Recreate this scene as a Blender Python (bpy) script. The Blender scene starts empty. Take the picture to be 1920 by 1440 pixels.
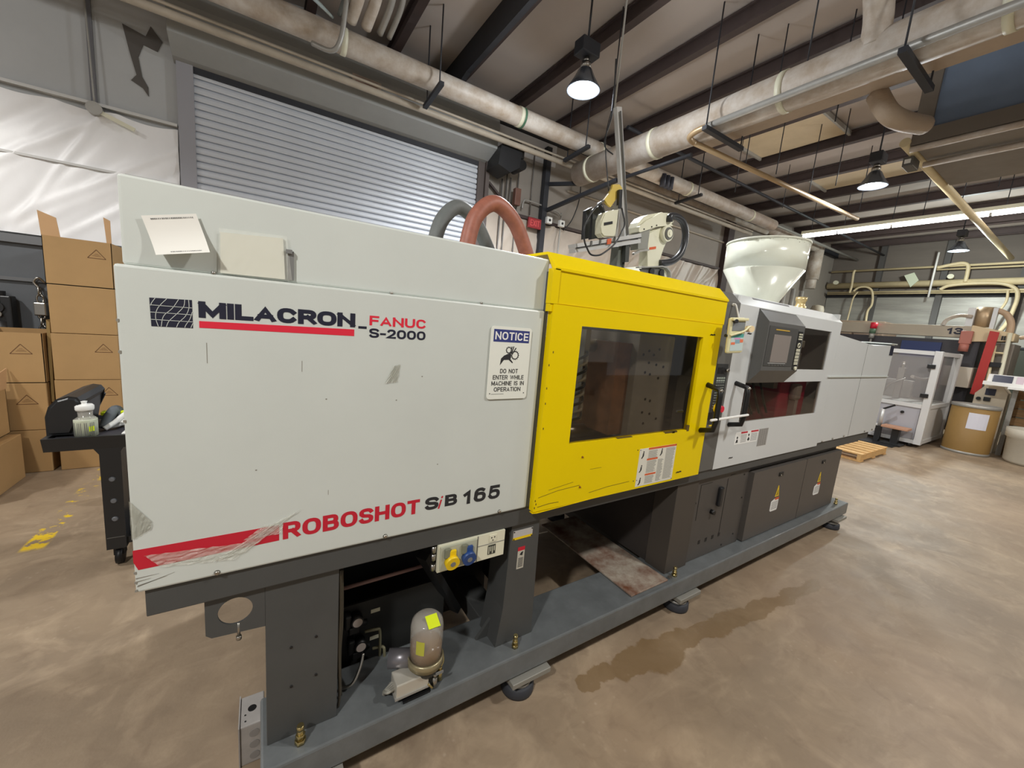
import bpy, bmesh, math, random
from mathutils import Vector, Matrix
random.seed(7)
SC = bpy.context.scene
COL = SC.collection
PI = math.pi

# ------------------------------------------------------------------ camera, light, exposure
R = ((0.84233276, -0.08454101, -0.53228595), (-0.01161648, 0.98454355, -0.17475428), (0.53883261, 0.15338454, 0.82833122))
cam_d = bpy.data.cameras.new('camera'); cam = bpy.data.objects.new('camera', cam_d); COL.objects.link(cam)
ax = [Vector((r[0], r[2], -r[1])) for r in R]
cam.matrix_world = Matrix(((ax[0].x, -ax[1].x, -ax[2].x, .267), (ax[0].y, -ax[1].y, -ax[2].y, -1.2), (ax[0].z, -ax[1].z, -ax[2].z, 1.6), (0, 0, 0, 1)))
cam_d.sensor_width = 36; cam_d.lens = 733.993 / 1920 * 36; cam_d.clip_start = .02; cam_d.clip_end = 100
SC.camera = cam
SC.view_settings.view_transform = 'Standard'; SC.view_settings.look = 'None'
SC.view_settings.gamma = 1; SC.view_settings.use_curve_mapping = False
SC.view_settings.exposure = 0.08
w = bpy.data.worlds.new('world'); SC.world = w; w.use_nodes = True
w.node_tree.nodes['Background'].inputs[0].default_value = (1.0, .985, .96, 1)
w.node_tree.nodes['Background'].inputs[1].default_value = .3

def lamp_light(name, loc, power, color=(1, .97, .93), radius=.12, cone=None):
    ld = bpy.data.lights.new(name, 'SPOT' if cone else 'POINT')
    ld.energy = power; ld.color = color; ld.shadow_soft_size = radius
    if cone: ld.spot_size = cone; ld.spot_blend = .35
    o = bpy.data.objects.new(name, ld); o.location = loc; COL.objects.link(o); return o
# the hall's rows of high-bay lamps: the three in view, and the row behind the camera
for (x, y, z), up, down, col in (((2.95, 2.1, 3.85), 75, 230, (.94, .97, 1)), ((7.45, 1.12, 3.80), 60, 150, (.95, .98, 1)), ((13.0, 1.15, 3.80), 150, 200, (.92, 1, .97)),
        ((-1.9, -2.1, 3.95), 60, 350, (1, .985, .955)), ((3.1, -2.1, 3.95), 50, 185, (1, .985, .955)), ((8.4, -2.3, 3.95), 90, 140, (1, .985, .955)), ((-3.0, 1.9, 3.9), 40, 230, (1, .985, .96))):
    lamp_light('high_bay_or_fill_light', (x, y, z), up, col, .12)
    lamp_light('high_bay_or_fill_light', (x, y, z), down, col, .12, math.radians(156))
lamp_light('high_bay_or_fill_light', (5.9, 3.1, 3.1), 12, (1, .85, .68), .15)  # weak warm fill light added near the back wall, no fixture hangs here

# ------------------------------------------------------------------ materials
def s2l(c): return tuple(((x / 255) / 12.92 if x / 255 <= .04045 else ((x / 255 + .055) / 1.055) ** 2.4) for x in c)
MATS = {}
def mat(name, rgb, rough=.5, metal=0, var=0, vscale=4, bump=0, bscale=60, emit=0, alpha=1, trans=0, spec=.5, rgb2=None, coat=0, stretch=None):
    if name in MATS: return MATS[name]
    m = bpy.data.materials.new(name); m.use_nodes = True; nt = m.node_tree; b = nt.nodes['Principled BSDF']
    c = s2l(rgb); b.inputs['Base Color'].default_value = (*c, 1)
    b.inputs['Roughness'].default_value = rough; b.inputs['Metallic'].default_value = metal
    b.inputs['Specular IOR Level'].default_value = spec
    if coat: b.inputs['Coat Weight'].default_value = coat; b.inputs['Coat Roughness'].default_value = .08
    if trans: b.inputs['Transmission Weight'].default_value = trans
    if alpha < 1: b.inputs['Alpha'].default_value = alpha
    if emit: b.inputs['Emission Color'].default_value = (*c, 1); b.inputs['Emission Strength'].default_value = emit
    if var or bump or rgb2:
        tc = nt.nodes.new('ShaderNodeTexCoord'); src = tc.outputs['Object']
        if stretch:
            mp = nt.nodes.new('ShaderNodeMapping'); mp.inputs['Scale'].default_value = stretch
            nt.links.new(src, mp.inputs[0]); src = mp.outputs[0]
    if var or rgb2:
        n = nt.nodes.new('ShaderNodeTexNoise'); n.inputs['Scale'].default_value = vscale; n.inputs['Detail'].default_value = 6; n.inputs['Roughness'].default_value = .65
        nt.links.new(src, n.inputs[0])
        rp = nt.nodes.new('ShaderNodeValToRGB'); rp.color_ramp.elements[0].position = .35; rp.color_ramp.elements[1].position = .68
        c2 = s2l(rgb2) if rgb2 else tuple(x * (1 - var) for x in c)
        rp.color_ramp.elements[0].color = (*c2, 1); rp.color_ramp.elements[1].color = (*(c if rgb2 else tuple(min(1, x * (1 + var * .5)) for x in c)), 1)
        nt.links.new(n.outputs[0], rp.inputs[0]); nt.links.new(rp.outputs[0], b.inputs['Base Color'])
    if bump:
        n = nt.nodes.new('ShaderNodeTexNoise'); n.inputs['Scale'].default_value = bscale; n.inputs['Detail'].default_value = 4
        nt.links.new(src, n.inputs[0])
        bp = nt.nodes.new('ShaderNodeBump'); bp.inputs['Strength'].default_value = bump; bp.inputs['Distance'].default_value = .01
        nt.links.new(n.outputs[0], bp.inputs['Height']); nt.links.new(bp.outputs[0], b.inputs['Normal'])
    MATS[name] = m; return m

WHITE = mat('machine_white', (206, 211, 205), .38, var=.035, vscale=2.5, bump=.02, bscale=300)
WHITE2 = mat('machine_white_cool', (209, 212, 211), .4, var=.03, vscale=2)
YELLOW = mat('machine_yellow', (236, 207, 0), .34, var=.02, vscale=3, spec=.18)
YELLOWD = mat('machine_yellow_scratch', (96, 78, 20), .6)
DGREY = mat('frame_grey', (74, 75, 74), .5, var=.08, vscale=5, bump=.03, bscale=200)
RAILG = mat('rail_grey', (104, 108, 109), .34, var=.18, vscale=9, bump=.04, bscale=150, coat=.15)
PANELG = mat('column_grey', (98, 97, 93), .5, var=.05)
PANELG2 = mat('console_grey', (92, 92, 90), .42, var=.05)
BLACK = mat('black', (16, 16, 17), .45)
BLACKP = mat('black_plastic', (34, 35, 37), .38, bump=.05, bscale=400)
DARKIN = mat('dark_interior', (124, 122, 116), .6, var=.2)
NAVY = mat('navy_ink', (26, 28, 48), .5)
RED = mat('red_ink', (196, 28, 50), .45)
REDF = mat('bright_red_ink', (222, 38, 62), .45)
CREAM = mat('cream_paint', (226, 224, 200), .4, var=.03)
CREAMD = mat('cream_plastic', (226, 220, 176), .45)
STEEL = mat('steel', (175, 172, 165), .32, 1, var=.1)
ZINC = mat('zinc_bolt', (196, 180, 128), .3, 1)
ALU = mat('aluminium', (206, 206, 204), .38, .35)
GALV = mat('galvanised', (168, 166, 160), .45, .35, var=.12, vscale=6)
PAPER = mat('paper', (238, 238, 234), .7)
INK = mat('ink_grey', (120, 120, 118), .8)
INKD = mat('ink_dark', (38, 38, 40), .7)
ORANGE = mat('label_orange', (214, 96, 52), .6)
CARD = mat('cardboard', (170, 136, 90), .8, var=.06, vscale=3, bump=.03, bscale=80)
CARD2 = mat('cardboard_inside', (190, 152, 110), .8, var=.05)
CARDINK = mat('cardboard_ink', (104, 72, 44), .8)
WALLG = mat('wall_grey_vinyl', (184, 186, 186), .55, var=.06, vscale=1.3, bump=.03, bscale=5)
WALLT = mat('wall_tan_vinyl', (150, 143, 134), .55, var=.07, vscale=1.3, bump=.03, bscale=5)
WALLD = mat('wall_lower_dark', (92, 96, 100), .6, var=.1)
SHEETW = mat('sheet_white', (246, 246, 246), .42, bump=.25, bscale=7, var=.03, stretch=(1, 1, .5))
SHEETLIT = mat('sheet_warm_lit', (190, 178, 164), .36, bump=.35, bscale=9, var=.06)  # white plastic; the warm pinkish light on it is painted into the colour
TAPEC = mat('clear_tape', (225, 226, 214), .15, alpha=.35, bump=.8, bscale=60)
FOIL = mat('foil_insulation', (170, 168, 160), .4, .25, var=.3, vscale=1.2, bump=.3, bscale=4, stretch=(1, .4, 3))
FARUP = mat('dusty_insulation', (118, 110, 102), .75, var=.12, vscale=1.4, bump=.5, bscale=3, stretch=(1, .35, 1.6))
CEIL = mat('ceiling_insulation', (184, 174, 166), .7, var=.07, vscale=.7, bump=.08, bscale=2)
CEILB = mat('ceiling_panel_pale', (214, 196, 164), .5, var=.1, vscale=2)
BEAM = mat('purlin_brown', (70, 58, 56), .6, var=.15)
BEAMG = mat('beam_dark', (44, 46, 52), .6, var=.15)
PIPEW = mat('pipe_white', (208, 202, 194), .5, var=.14, vscale=5, rgb2=(172, 156, 138))
PIPEC = mat('pipe_cream', (222, 206, 166), .45, var=.1)
HOSEG = mat('hose_grey', (104, 108, 106), .6, var=.1, vscale=30)
HOSER = mat('hose_red', (158, 98, 80), .5, var=.18, vscale=30)
HOSEK = mat('hose_black', (44, 45, 48), .35)
GLASSD = mat('window_tint', (92, 90, 86), .06, alpha=.5, spec=.7, coat=.5)
def glass(name, tint, refl):
    m = bpy.data.materials.new(name); m.use_nodes = True; nt = m.node_tree; nt.nodes.clear()
    o = nt.nodes.new('ShaderNodeOutputMaterial'); mx = nt.nodes.new('ShaderNodeMixShader'); tr = nt.nodes.new('ShaderNodeBsdfTransparent'); gl = nt.nodes.new('ShaderNodeBsdfGlossy'); fr = nt.nodes.new('ShaderNodeFresnel')
    fr.inputs[0].default_value = refl; tr.inputs[0].default_value = (*s2l(tint), 1); gl.inputs[0].default_value = (.9, .9, .9, 1); gl.inputs[1].default_value = .03
    ge = nt.nodes.new('ShaderNodeNewGeometry'); sb = nt.nodes.new('ShaderNodeMath'); sb.operation = 'SUBTRACT'; sb.inputs[0].default_value = 1; mu = nt.nodes.new('ShaderNodeMath'); mu.operation = 'MULTIPLY'
    nt.links.new(ge.outputs['Backfacing'], sb.inputs[1]); nt.links.new(sb.outputs[0], mu.inputs[0]); nt.links.new(fr.outputs[0], mu.inputs[1]); nt.links.new(mu.outputs[0], mx.inputs[0]); nt.links.new(tr.outputs[0], mx.inputs[1]); nt.links.new(gl.outputs[0], mx.inputs[2]); nt.links.new(mx.outputs[0], o.inputs[0]); return m
GLASSD = glass('window_tint_glass', (222, 218, 212), 1.6)
GLASSC = mat('clear_guard', (190, 186, 184), .08, alpha=.28, spec=.6)
WOOD = mat('pallet_wood', (222, 180, 120), .75, var=.12, vscale=9, stretch=(1, 5, 5))
WOODD = mat('dark_wood', (132, 100, 62), .75, var=.25, vscale=8, stretch=(1, 1, 6))
DRUMF = mat('fibre_drum', (150, 118, 66), .6, var=.07, vscale=2)
TUBW = mat('tub_white', (206, 200, 184), .5, var=.06)
RUST = mat('rust', (112, 62, 38), .8, var=.4, vscale=30)
LIME = mat('highlighter_label', (222, 240, 20), .6)
BLUE = mat('blue_plastic', (36, 70, 130), .4)
BLUEN = mat('notice_blue', (48, 58, 122), .5)
YPLUG = mat('yellow_plastic', (236, 200, 20), .4)
BLUEF = mat('filter_blue', (112, 128, 150), .6, var=.12, vscale=2)
AMBER = mat('amber_oil', (150, 112, 70), .2, alpha=.85)
JARG = mat('jar_clear', (205, 200, 190), .12, alpha=.42)
BULB = mat('bulb_glow', (235, 243, 255), .5, emit=40)
BULB2 = mat('bulb_glow_small', (235, 243, 255), .5, emit=14)
TUBE = mat('fluorescent_glow', (255, 244, 238), .5, emit=14)
RIN = mat('reflector_inside', (225, 228, 232), .2, .7)

# ------------------------------------------------------------------ mesh helpers
def B(): return bmesh.new()
def box(bm, x0, x1, y0, y1, z0, z1, bev=0, mi=0):
    t = bmesh.new(); bmesh.ops.create_cube(t, size=1)
    for v in t.verts: v.co = Vector(((x0 + x1) / 2 + v.co.x * (x1 - x0), (y0 + y1) / 2 + v.co.y * (y1 - y0), (z0 + z1) / 2 + v.co.z * (z1 - z0)))
    if bev: bmesh.ops.bevel(t, geom=t.edges[:], offset=bev, segments=2, profile=.5, affect='EDGES')
    merge(bm, t, mi); return bm
def merge(bm, t, mi=0, M=None):
    vs = [bm.verts.new(M @ v.co if M else v.co) for v in t.verts]; t.verts.index_update()
    for f in t.faces:
        try: nf = bm.faces.new([vs[v.index] for v in f.verts]); nf.material_index = mi; nf.smooth = f.smooth
        except ValueError: pass
    t.free()
def prism(bm, pts, a0, a1, axis='y', mi=0):
    """polygon pts extruded along axis between a0 and a1; pts are the two other coordinates in x,y,z order"""
    def P(p, a):
        return {'x': (a, p[0], p[1]), 'y': (p[0], a, p[1]), 'z': (p[0], p[1], a)}[axis]
    lo = [bm.verts.new(P(p, a0)) for p in pts]; hi = [bm.verts.new(P(p, a1)) for p in pts]; n = len(pts)
    fs = [bm.faces.new(lo), bm.faces.new(hi[::-1])] + [bm.faces.new((lo[i], hi[i], hi[(i + 1) % n], lo[(i + 1) % n])) for i in range(n)]
    for f in fs: f.material_index = mi
    return bm
def frame_of(d):
    d = Vector(d).normalized(); u = d.cross(Vector((0, 0, 1)))
    if u.length < 1e-3: u = d.cross(Vector((0, 1, 0)))
    u.normalize(); return u, d.cross(u).normalized()
def cyl(bm, p, q, r, n=20, r2=None, caps=True, mi=0):
    p, q = Vector(p), Vector(q); r2 = r if r2 is None else r2; u, v = frame_of(q - p)
    a = [bm.verts.new(p + (u * math.cos(2 * PI * i / n) + v * math.sin(2 * PI * i / n)) * r) for i in range(n)]
    b = [bm.verts.new(q + (u * math.cos(2 * PI * i / n) + v * math.sin(2 * PI * i / n)) * r2) for i in range(n)]
    for i in range(n):
        f = bm.faces.new((a[i], a[(i + 1) % n], b[(i + 1) % n], b[i])); f.smooth = True; f.material_index = mi
    if caps:
        for f in (bm.faces.new(a[::-1]), bm.faces.new(b)): f.material_index = mi
    return bm
def tube(bm, pts, r, n=12, sub=6, mi=0):
    P = [Vector(p) for p in pts]
    if sub > 1 and len(P) > 2:
        Q = []
        for i in range(len(P) - 1):
            p0, p1, p2, p3 = P[max(i - 1, 0)], P[i], P[i + 1], P[min(i + 2, len(P) - 1)]
            for k in range(sub):
                t = k / sub
                Q.append(.5 * ((2 * p1) + (p2 - p0) * t + (2 * p0 - 5 * p1 + 4 * p2 - p3) * t * t + (3 * p1 - 3 * p2 + p3 - p0) * t ** 3))
        Q.append(P[-1]); P = Q
    rings = []; up = None
    for i, p in enumerate(P):
        d = (P[min(i + 1, len(P) - 1)] - P[max(i - 1, 0)]).normalized()
        if up is None: u, v = frame_of(d)
        else: u = (up - d * up.dot(d)).normalized(); v = d.cross(u)
        up = u
        rings.append([bm.verts.new(p + (u * math.cos(2 * PI * k / n) + v * math.sin(2 * PI * k / n)) * r) for k in range(n)])
    for a, b in zip(rings, rings[1:]):
        for k in range(n):
            f = bm.faces.new((a[k], a[(k + 1) % n], b[(k + 1) % n], b[k])); f.smooth = True; f.material_index = mi
    bm.faces.new(rings[0][::-1]); bm.faces.new(rings[-1]); return bm
def lathe(bm, prof, c=(0, 0), n=32, mi=0, smooth=True):
    rings = [[bm.verts.new((c[0] + r * math.cos(2 * PI * k / n), c[1] + r * math.sin(2 * PI * k / n), z)) for k in range(n)] for r, z in prof]
    for a, b in zip(rings, rings[1:]):
        for k in range(n):
            f = bm.faces.new((a[k], a[(k + 1) % n], b[(k + 1) % n], b[k])); f.smooth = smooth; f.material_index = mi
    if prof[0][0] > 0: bm.faces.new(rings[0][::-1])
    if prof[-1][0] > 0: bm.faces.new(rings[-1])
    return bm
def beam(bm, p, q, wy, wz, mi=0):
    """square bar from p to q"""
    p, q = Vector(p), Vector(q); u, v = frame_of(q - p)
    a = [bm.verts.new(p + u * sx * wy / 2 + v * sy * wz / 2) for sx, sy in ((-1, -1), (1, -1), (1, 1), (-1, 1))]
    b = [bm.verts.new(q + u * sx * wy / 2 + v * sy * wz / 2) for sx, sy in ((-1, -1), (1, -1), (1, 1), (-1, 1))]
    for i in range(4): bm.faces.new((a[i], a[(i + 1) % 4], b[(i + 1) % 4], b[i])).material_index = mi
    bm.faces.new(a[::-1]); bm.faces.new(b); return bm
ORG = {}
def obj(name, bm, m, parent=None, local=False, label=None, kind=None, sharp=None):
    me = bpy.data.meshes.new(name)
    if parent is not None and not local and parent in ORG:
        o0 = ORG[parent]
        for v in bm.verts: v.co -= o0
    bmesh.ops.recalc_face_normals(bm, faces=bm.faces[:])
    bm.to_mesh(me); bm.free()
    for mm in (m if isinstance(m, (list, tuple)) else [m]): me.materials.append(mm)
    o = bpy.data.objects.new(name, me); COL.objects.link(o)
    if parent is not None:
        o.parent = parent
        if parent in ORG: ORG[o] = ORG[parent]
    if label: o['label'] = label
    if kind: o['kind'] = kind
    return o
def thing(name, label, cat, loc=(0, 0, 0), rz=0, group=None):
    o = bpy.data.objects.new(name, None); COL.objects.link(o); o.location = loc; o.rotation_euler.z = rz
    o.empty_display_size = .1; o['label'] = label; o['category'] = cat
    if group: o['group'] = group
    ORG[o] = Vector(loc); return o
def tag(o, label, cat, group=None):
    o['label'] = label; o['category'] = cat
    if group: o['group'] = group
    return o
def struct(name, bm, m, parent=None): return obj(name, bm, m, parent, kind=None if parent else 'structure')
def share(src, loc=(0, 0, 0), parent=None, rz=None):
    c = src.copy(); COL.objects.link(c); c.location = loc
    if rz is not None: c.rotation_euler.z = rz
    c.parent = parent if parent is not None else src.parent; return c
def copy_tree(o, parent=None):
    c = o.copy(); COL.objects.link(c)
    if parent is not None: c.parent = parent
    for ch in list(o.children): copy_tree(ch, c)
    return c
def letters(bm, s, x0, x1, z0, z1, y, bold=0, shear=0, mi=0, depth=.0006, face='-y', fx=None):
    """flat lettering fitted to a rectangle; face -y: rectangle in x,z.  face -x: rectangle in y,z (x0>x1 as read)"""
    cu = bpy.data.curves.new('t', 'FONT'); cu.body = s; cu.size = 1; cu.offset = min(bold, .008); cu.shear = shear; cu.extrude = 0; cu.resolution_u = 3
    o = bpy.data.objects.new('t', cu); COL.objects.link(o)
    me = bpy.data.meshes.new_from_object(o.evaluated_get(bpy.context.evaluated_depsgraph_get()))
    e = max(0, bold - .006) * 1.3
    sh = [(0, 0)] if e <= 0 else [(a * e, b * e) for a, b in ((-1, -1), (-1, 1), (1, -1), (1, 1), (0, -1), (0, 1), (-1, 0), (1, 0))]
    xs = [v.co.x for v in me.vertices]; ys = [v.co.y for v in me.vertices]
    ax0, ax1, ay0, ay1 = min(xs) - e, max(xs) + e, min(ys) - e, max(ys) + e
    for k, (sx, sy) in enumerate(sh):
        vs = []
        for v in me.vertices:
            a = x0 + (v.co.x + sx - ax0) / (ax1 - ax0) * (x1 - x0); b = z0 + (v.co.y + sy - ay0) / (ay1 - ay0) * (z1 - z0)
            if fx: a, b = fx(a, b)
            dd = depth + k * .00001
            vs.append(bm.verts.new((a, y - dd, b) if face == '-y' else (y - dd, a, b)))
        for p in me.polygons:
            try: bm.faces.new([vs[i] for i in p.vertices]).material_index = mi
            except ValueError: pass
    bpy.data.objects.remove(o); bpy.data.curves.remove(cu); bpy.data.meshes.remove(me); return bm
def arcp(cx, cy, rx, ry, a0, a1, n=16, p=2.5):
    out = []
    for i in range(n + 1):
        a = math.radians(a0 + (a1 - a0) * i / n); c, s = math.cos(a), math.sin(a)
        out.append((cx + rx * math.copysign(abs(c) ** (2 / p), c), cy + ry * math.copysign(abs(s) ** (2 / p), s)))
    return out
# simple block capitals: width, strokes (x,y in 0..1)
GL_ = {
 'M': (1.3, [[(0, 0), (0, 1)], [(0, 1), (.5, .12), (1, 1)], [(1, 1), (1, 0)]]), 'I': (0, [[(.5, 0), (.5, 1)]]), 'L': (.8, [[(0, 1), (0, 0), (1, 0)]]),
 'A': (1.1, [[(0, 0), (.5, 1), (1, 0)], [(.2, .28), (.8, .28)]]), 'C': (1.05, [arcp(.5, .5, .5, .5, 38, 322)]), 'O': (1.15, [arcp(.5, .5, .5, .5, 0, 360, 26)]), '0': (.95, [arcp(.5, .5, .5, .5, 0, 360, 24)]),
 'R': (1, [[(0, 0), (0, 1), (.6, 1)] + arcp(.62, .73, .38, .27, 85, -85, 8) + [(.5, .46), (0, .46)], [(.55, .46), (1, 0)]]), 'N': (1.1, [[(0, 0), (0, 1)], [(0, 1), (1, 0)], [(1, 0), (1, 1)]]),
 'F': (.85, [[(0, 0), (0, 1), (1, 1)], [(0, .5), (.9, .5)]]), 'U': (1.05, [[(0, 1), (0, .45)] + arcp(.5, .42, .5, .42, 180, 360, 12) + [(1, 1)]]),
 'S': (.95, [arcp(.5, .75, .5, .25, 20, 180, 8) + [(.02, .66)] + [(.2, .54), (.8, .46)] + [(.98, .36)] + arcp(.5, .25, .5, .25, 0, -165, 9)]),
 'B': (1, [[(0, 0), (0, 1), (.6, 1)] + arcp(.6, .76, .34, .24, 85, -85, 7) + [(.1, .52)], [(.1, .52), (.6, .52)] + arcp(.62, .26, .38, .26, 85, -85, 7) + [(.4, 0), (0, 0)]]),
 'H': (1.05, [[(0, 0), (0, 1)], [(1, 0), (1, 1)], [(0, .5), (1, .5)]]), 'T': (.95, [[(0, 1), (1, 1)], [(.5, 1), (.5, 0)]]), 'E': (.85, [[(1, 1), (0, 1), (0, 0), (1, 0)], [(0, .5), (.92, .5)]]),
 'D': (1, [[(0, 0), (0, 1), (.4, 1)] + arcp(.45, .5, .55, .5, 85, -85, 12) + [(.3, 0), (0, 0)]]), 'W': (1.8, [[(0, 1), (.25, 0), (.5, .92)], [(.5, .92), (.75, 0), (1, 1)]]), 'P': (.95, [[(0, 0), (0, 1), (.6, 1)] + arcp(.6, .73, .38, .27, 85, -85, 8) + [(.1, .46)]]),
 'X': (1, [[(0, 1), (1, 0)], [(0, 0), (1, 1)]]), 'K': (1, [[(0, 0), (0, 1)], [(1, 1), (.05, .45)], [(.3, .6), (1, 0)]]),
 '-': (.45, [[(0, .42), (1, .42)]]), '1': (.42, [[(0, .72), (.35, .8), (.8, 1), (.8, 0)]]), '2': (.9, [arcp(.5, .73, .45, .27, 165, -20, 9) + [(.78, .45), (0, .0), (1, 0)]]),
 '3': (.9, [arcp(.48, .76, .42, .24, 160, -80, 9) + [(.4, .52)], [(.4, .52)] + arcp(.48, .26, .5, .26, 80, -165, 10)]), '5': (.9, [[(.92, 1), (.14, 1), (.06, .52)] + arcp(.48, .32, .5, .32, 130, -160, 11)]),
 '6': (.9, [[(.85, .92)] + arcp(.55, .6, .5, .4, 80, 180, 6) + arcp(.5, .31, .48, .31, 190, 540, 18)]), 'i': (0, [[(.5, 0), (.5, .68)], [(.5, .85), (.5, 1.0)]]), ' ': (.55, [])}
def block(bm, s, x0, x1, z0, z1, y, tx, tz=None, gap=.35, depth=.0006, slant=0, face='-y'):
    """block lettering: tx stroke width (m); glyphs share out x0..x1"""
    tz = tz or tx * .85; H = z1 - z0; n = len(s)
    g = tx * gap; tot = sum(GL_[c][0] for c in s); free = (x1 - x0) - n * tx - (n - 1) * g; u = free / tot
    x = x0; k = 0
    for c in s:
        w, strokes = GL_[c]; w *= u
        for st in strokes:
            P = [Vector((x + tx / 2 + p[0] * w, z0 + tz / 2 + p[1] * (H - tz))) for p in st]
            P = [P[0]] + [q for p_, q in zip(P, P[1:]) if (q - p_).length > 1e-6]
            closed = (P[0] - P[-1]).length < 1e-5
            m = len(P); Lf, Rt = [], []
            for i in range(m):
                a = P[i] - P[i - 1] if i else ((P[-1] - P[-2]) if closed else P[1] - P[0]); b = P[i + 1] - P[i] if i < m - 1 else ((P[1] - P[0]) if closed else P[-1] - P[-2])
                a = a.normalized(); b = b.normalized(); d = (a + b)
                d = d.normalized() if d.length > .2 else b
                nn = Vector((-d.y, d.x)); co = max(.45, nn.dot(Vector((-a.y, a.x))))
                off = Vector((nn.x * tx / 2, nn.y * tz / 2)) / co; e = Vector((0, 0))
                if not closed and i in (0, m - 1):
                    e = d * (tz / 2 if abs(d.y) > abs(d.x) else tx / 2) * (-1 if i == 0 else 1)
                Lf.append(P[i] + off + e); Rt.append(P[i] - off + e)
            zlo, zhi = z0, z1
            dd = depth + strokes.index(st) * .00012
            def V(p, i):
                pz = min(max(p.y, zlo), zhi); px = p.x + slant * (pz - z0); de = dd + i * .000006
                return bm.verts.new((px, y - de, pz) if face == '-y' else (y - de, px, pz))
            lv = [V(p, i) for i, p in enumerate(Lf)]; rv = [V(p, i) for i, p in enumerate(Rt)]
            for i in range(m - 1):
                try: bm.faces.new((lv[i], lv[i + 1], rv[i + 1], rv[i]))
                except ValueError: pass
        x += w + tx + g
    return bm
def plate(bm, x0, x1, z0, z1, y, t=.0012, mi=0): return box(bm, x0, x1, y - t, y, z0, z1, 0, mi)
def hexnut(bm, x, y, z0, z1, r, mi=0): return cyl(bm, (x, y, z0), (x, y, z1), r, 6, mi=mi)
def screw(parent, x, z, y=0, r=.006, name='screw', m=None):
    bm = B(); cyl(bm, (x, y, z), (x, y - .006, z), r, 12, r * .6); return obj(name, bm, m or STEEL, parent)

# ------------------------------------------------------------------ room: floor
fm = bpy.data.materials.new('concrete_floor'); fm.use_nodes = True; nt = fm.node_tree; bs = nt.nodes['Principled BSDF']
N = nt.nodes.new; L = nt.links.new
def math_n(op, a, b=None, c=None):
    n = N('ShaderNodeMath'); n.operation = op
    for i, x in enumerate((a, b, c)):
        if x is None: continue
        if isinstance(x, (int, float)): n.inputs[i].default_value = x
        else: L(x, n.inputs[i])
    return n.outputs[0]
tc = N('ShaderNodeTexCoord'); pos = tc.outputs['Object']
def noise(scale, detail=5, src=None, rough=.6, dist=0):
    n = N('ShaderNodeTexNoise'); n.inputs['Scale'].default_value = scale; n.inputs['Detail'].default_value = detail
    n.inputs['Roughness'].default_value = rough; n.inputs['Distortion'].default_value = dist; L(src or pos, n.inputs[0]); return n.outputs[0]
def mix(f, a, b, mode='MIX'):
    n = N('ShaderNodeMix'); n.data_type = 'RGBA'; n.blend_type = mode
    if isinstance(f, (int, float)): n.inputs[0].default_value = f
    else: L(f, n.inputs[0])
    for i, x in ((6, a), (7, b)):
        if isinstance(x, tuple): n.inputs[i].default_value = (*s2l(x), 1)
        else: L(x, n.inputs[i])
    return n.outputs[2]
def ramp(v, lo, hi):
    n = N('ShaderNodeMapRange'); n.inputs[1].default_value = lo; n.inputs[2].default_value = hi; L(v, n.inputs[0]); return n.outputs[0]
base = mix(ramp(noise(.9, 7, dist=.6), .35, .7), (137, 120, 100), (172, 151, 125))
base = mix(math_n('MULTIPLY', ramp(noise(3.1, 8, dist=1.2), .5, .72), .55), base, (198, 176, 148))
base = mix(math_n('MULTIPLY', ramp(noise(7.5, 6, dist=.8), .54, .7), .35), base, (118, 98, 80))
base = mix(math_n('MULTIPLY', ramp(noise(.8, 4, dist=1.0), .48, .66), .4), base, (120, 103, 84))
base = mix(math_n('MULTIPLY', ramp(noise(.45, 3), .5, .7), .35), base, (148, 122, 100))
mpn = N('ShaderNodeMapping'); mpn.inputs['Scale'].default_value = (2.6, 8, 1); mpn.inputs['Rotation'].default_value = (0, 0, .5); L(pos, mpn.inputs[0])
base = mix(math_n('MULTIPLY', ramp(noise(1, 7, src=mpn.outputs[0], dist=1.5), .55, .75), .16), base, (204, 184, 156))
base = mix(math_n('MULTIPLY', ramp(noise(1.3, 7, src=mpn.outputs[0], dist=2.5), .58, .78), .2), base, (112, 94, 74))
vo = N('ShaderNodeTexVoronoi'); vo.inputs['Scale'].default_value = 22; L(pos, vo.inputs[0])
base = mix(math_n('MULTIPLY', math_n('MULTIPLY', ramp(vo.outputs[0], .2, .0), ramp(noise(2), .5, .65)), .25), base, (224, 206, 184))
sp = N('ShaderNodeSeparateXYZ'); L(pos, sp.inputs[0])
# wet oil stain in front of the machine
wn = noise(5, 4); wx = math_n('ADD', sp.outputs[0], math_n('MULTIPLY', math_n('SUBTRACT', wn, .5), .16)); wy = math_n('ADD', sp.outputs[1], math_n('MULTIPLY', math_n('SUBTRACT', noise(6.3, 4), .5), .14))
cur = None
for (x, y, rx, ry) in ((1.50, -.18, .05, .035), (1.62, -.16, .10, .035), (1.78, -.19, .12, .055), (1.96, -.22, .15, .07), (2.12, -.2, .12, .05), (2.32, -.235, .22, .035), (2.55, -.26, .2, .05), (2.8, -.29, .26, .035), (3.1, -.32, .26, .03), (3.35, -.345, .2, .035)):
    y += .035; ry *= 1.35
    d = math_n('ADD', math_n('POWER', math_n('DIVIDE', math_n('SUBTRACT', wx, x), rx), 2), math_n('POWER', math_n('DIVIDE', math_n('SUBTRACT', wy, y), ry), 2))
    cur = d if cur is None else math_n('MINIMUM', cur, d)
stain = ramp(cur, 1.15, .9)
base = mix(math_n('MULTIPLY', stain, .55), base, (116, 88, 44))
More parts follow.
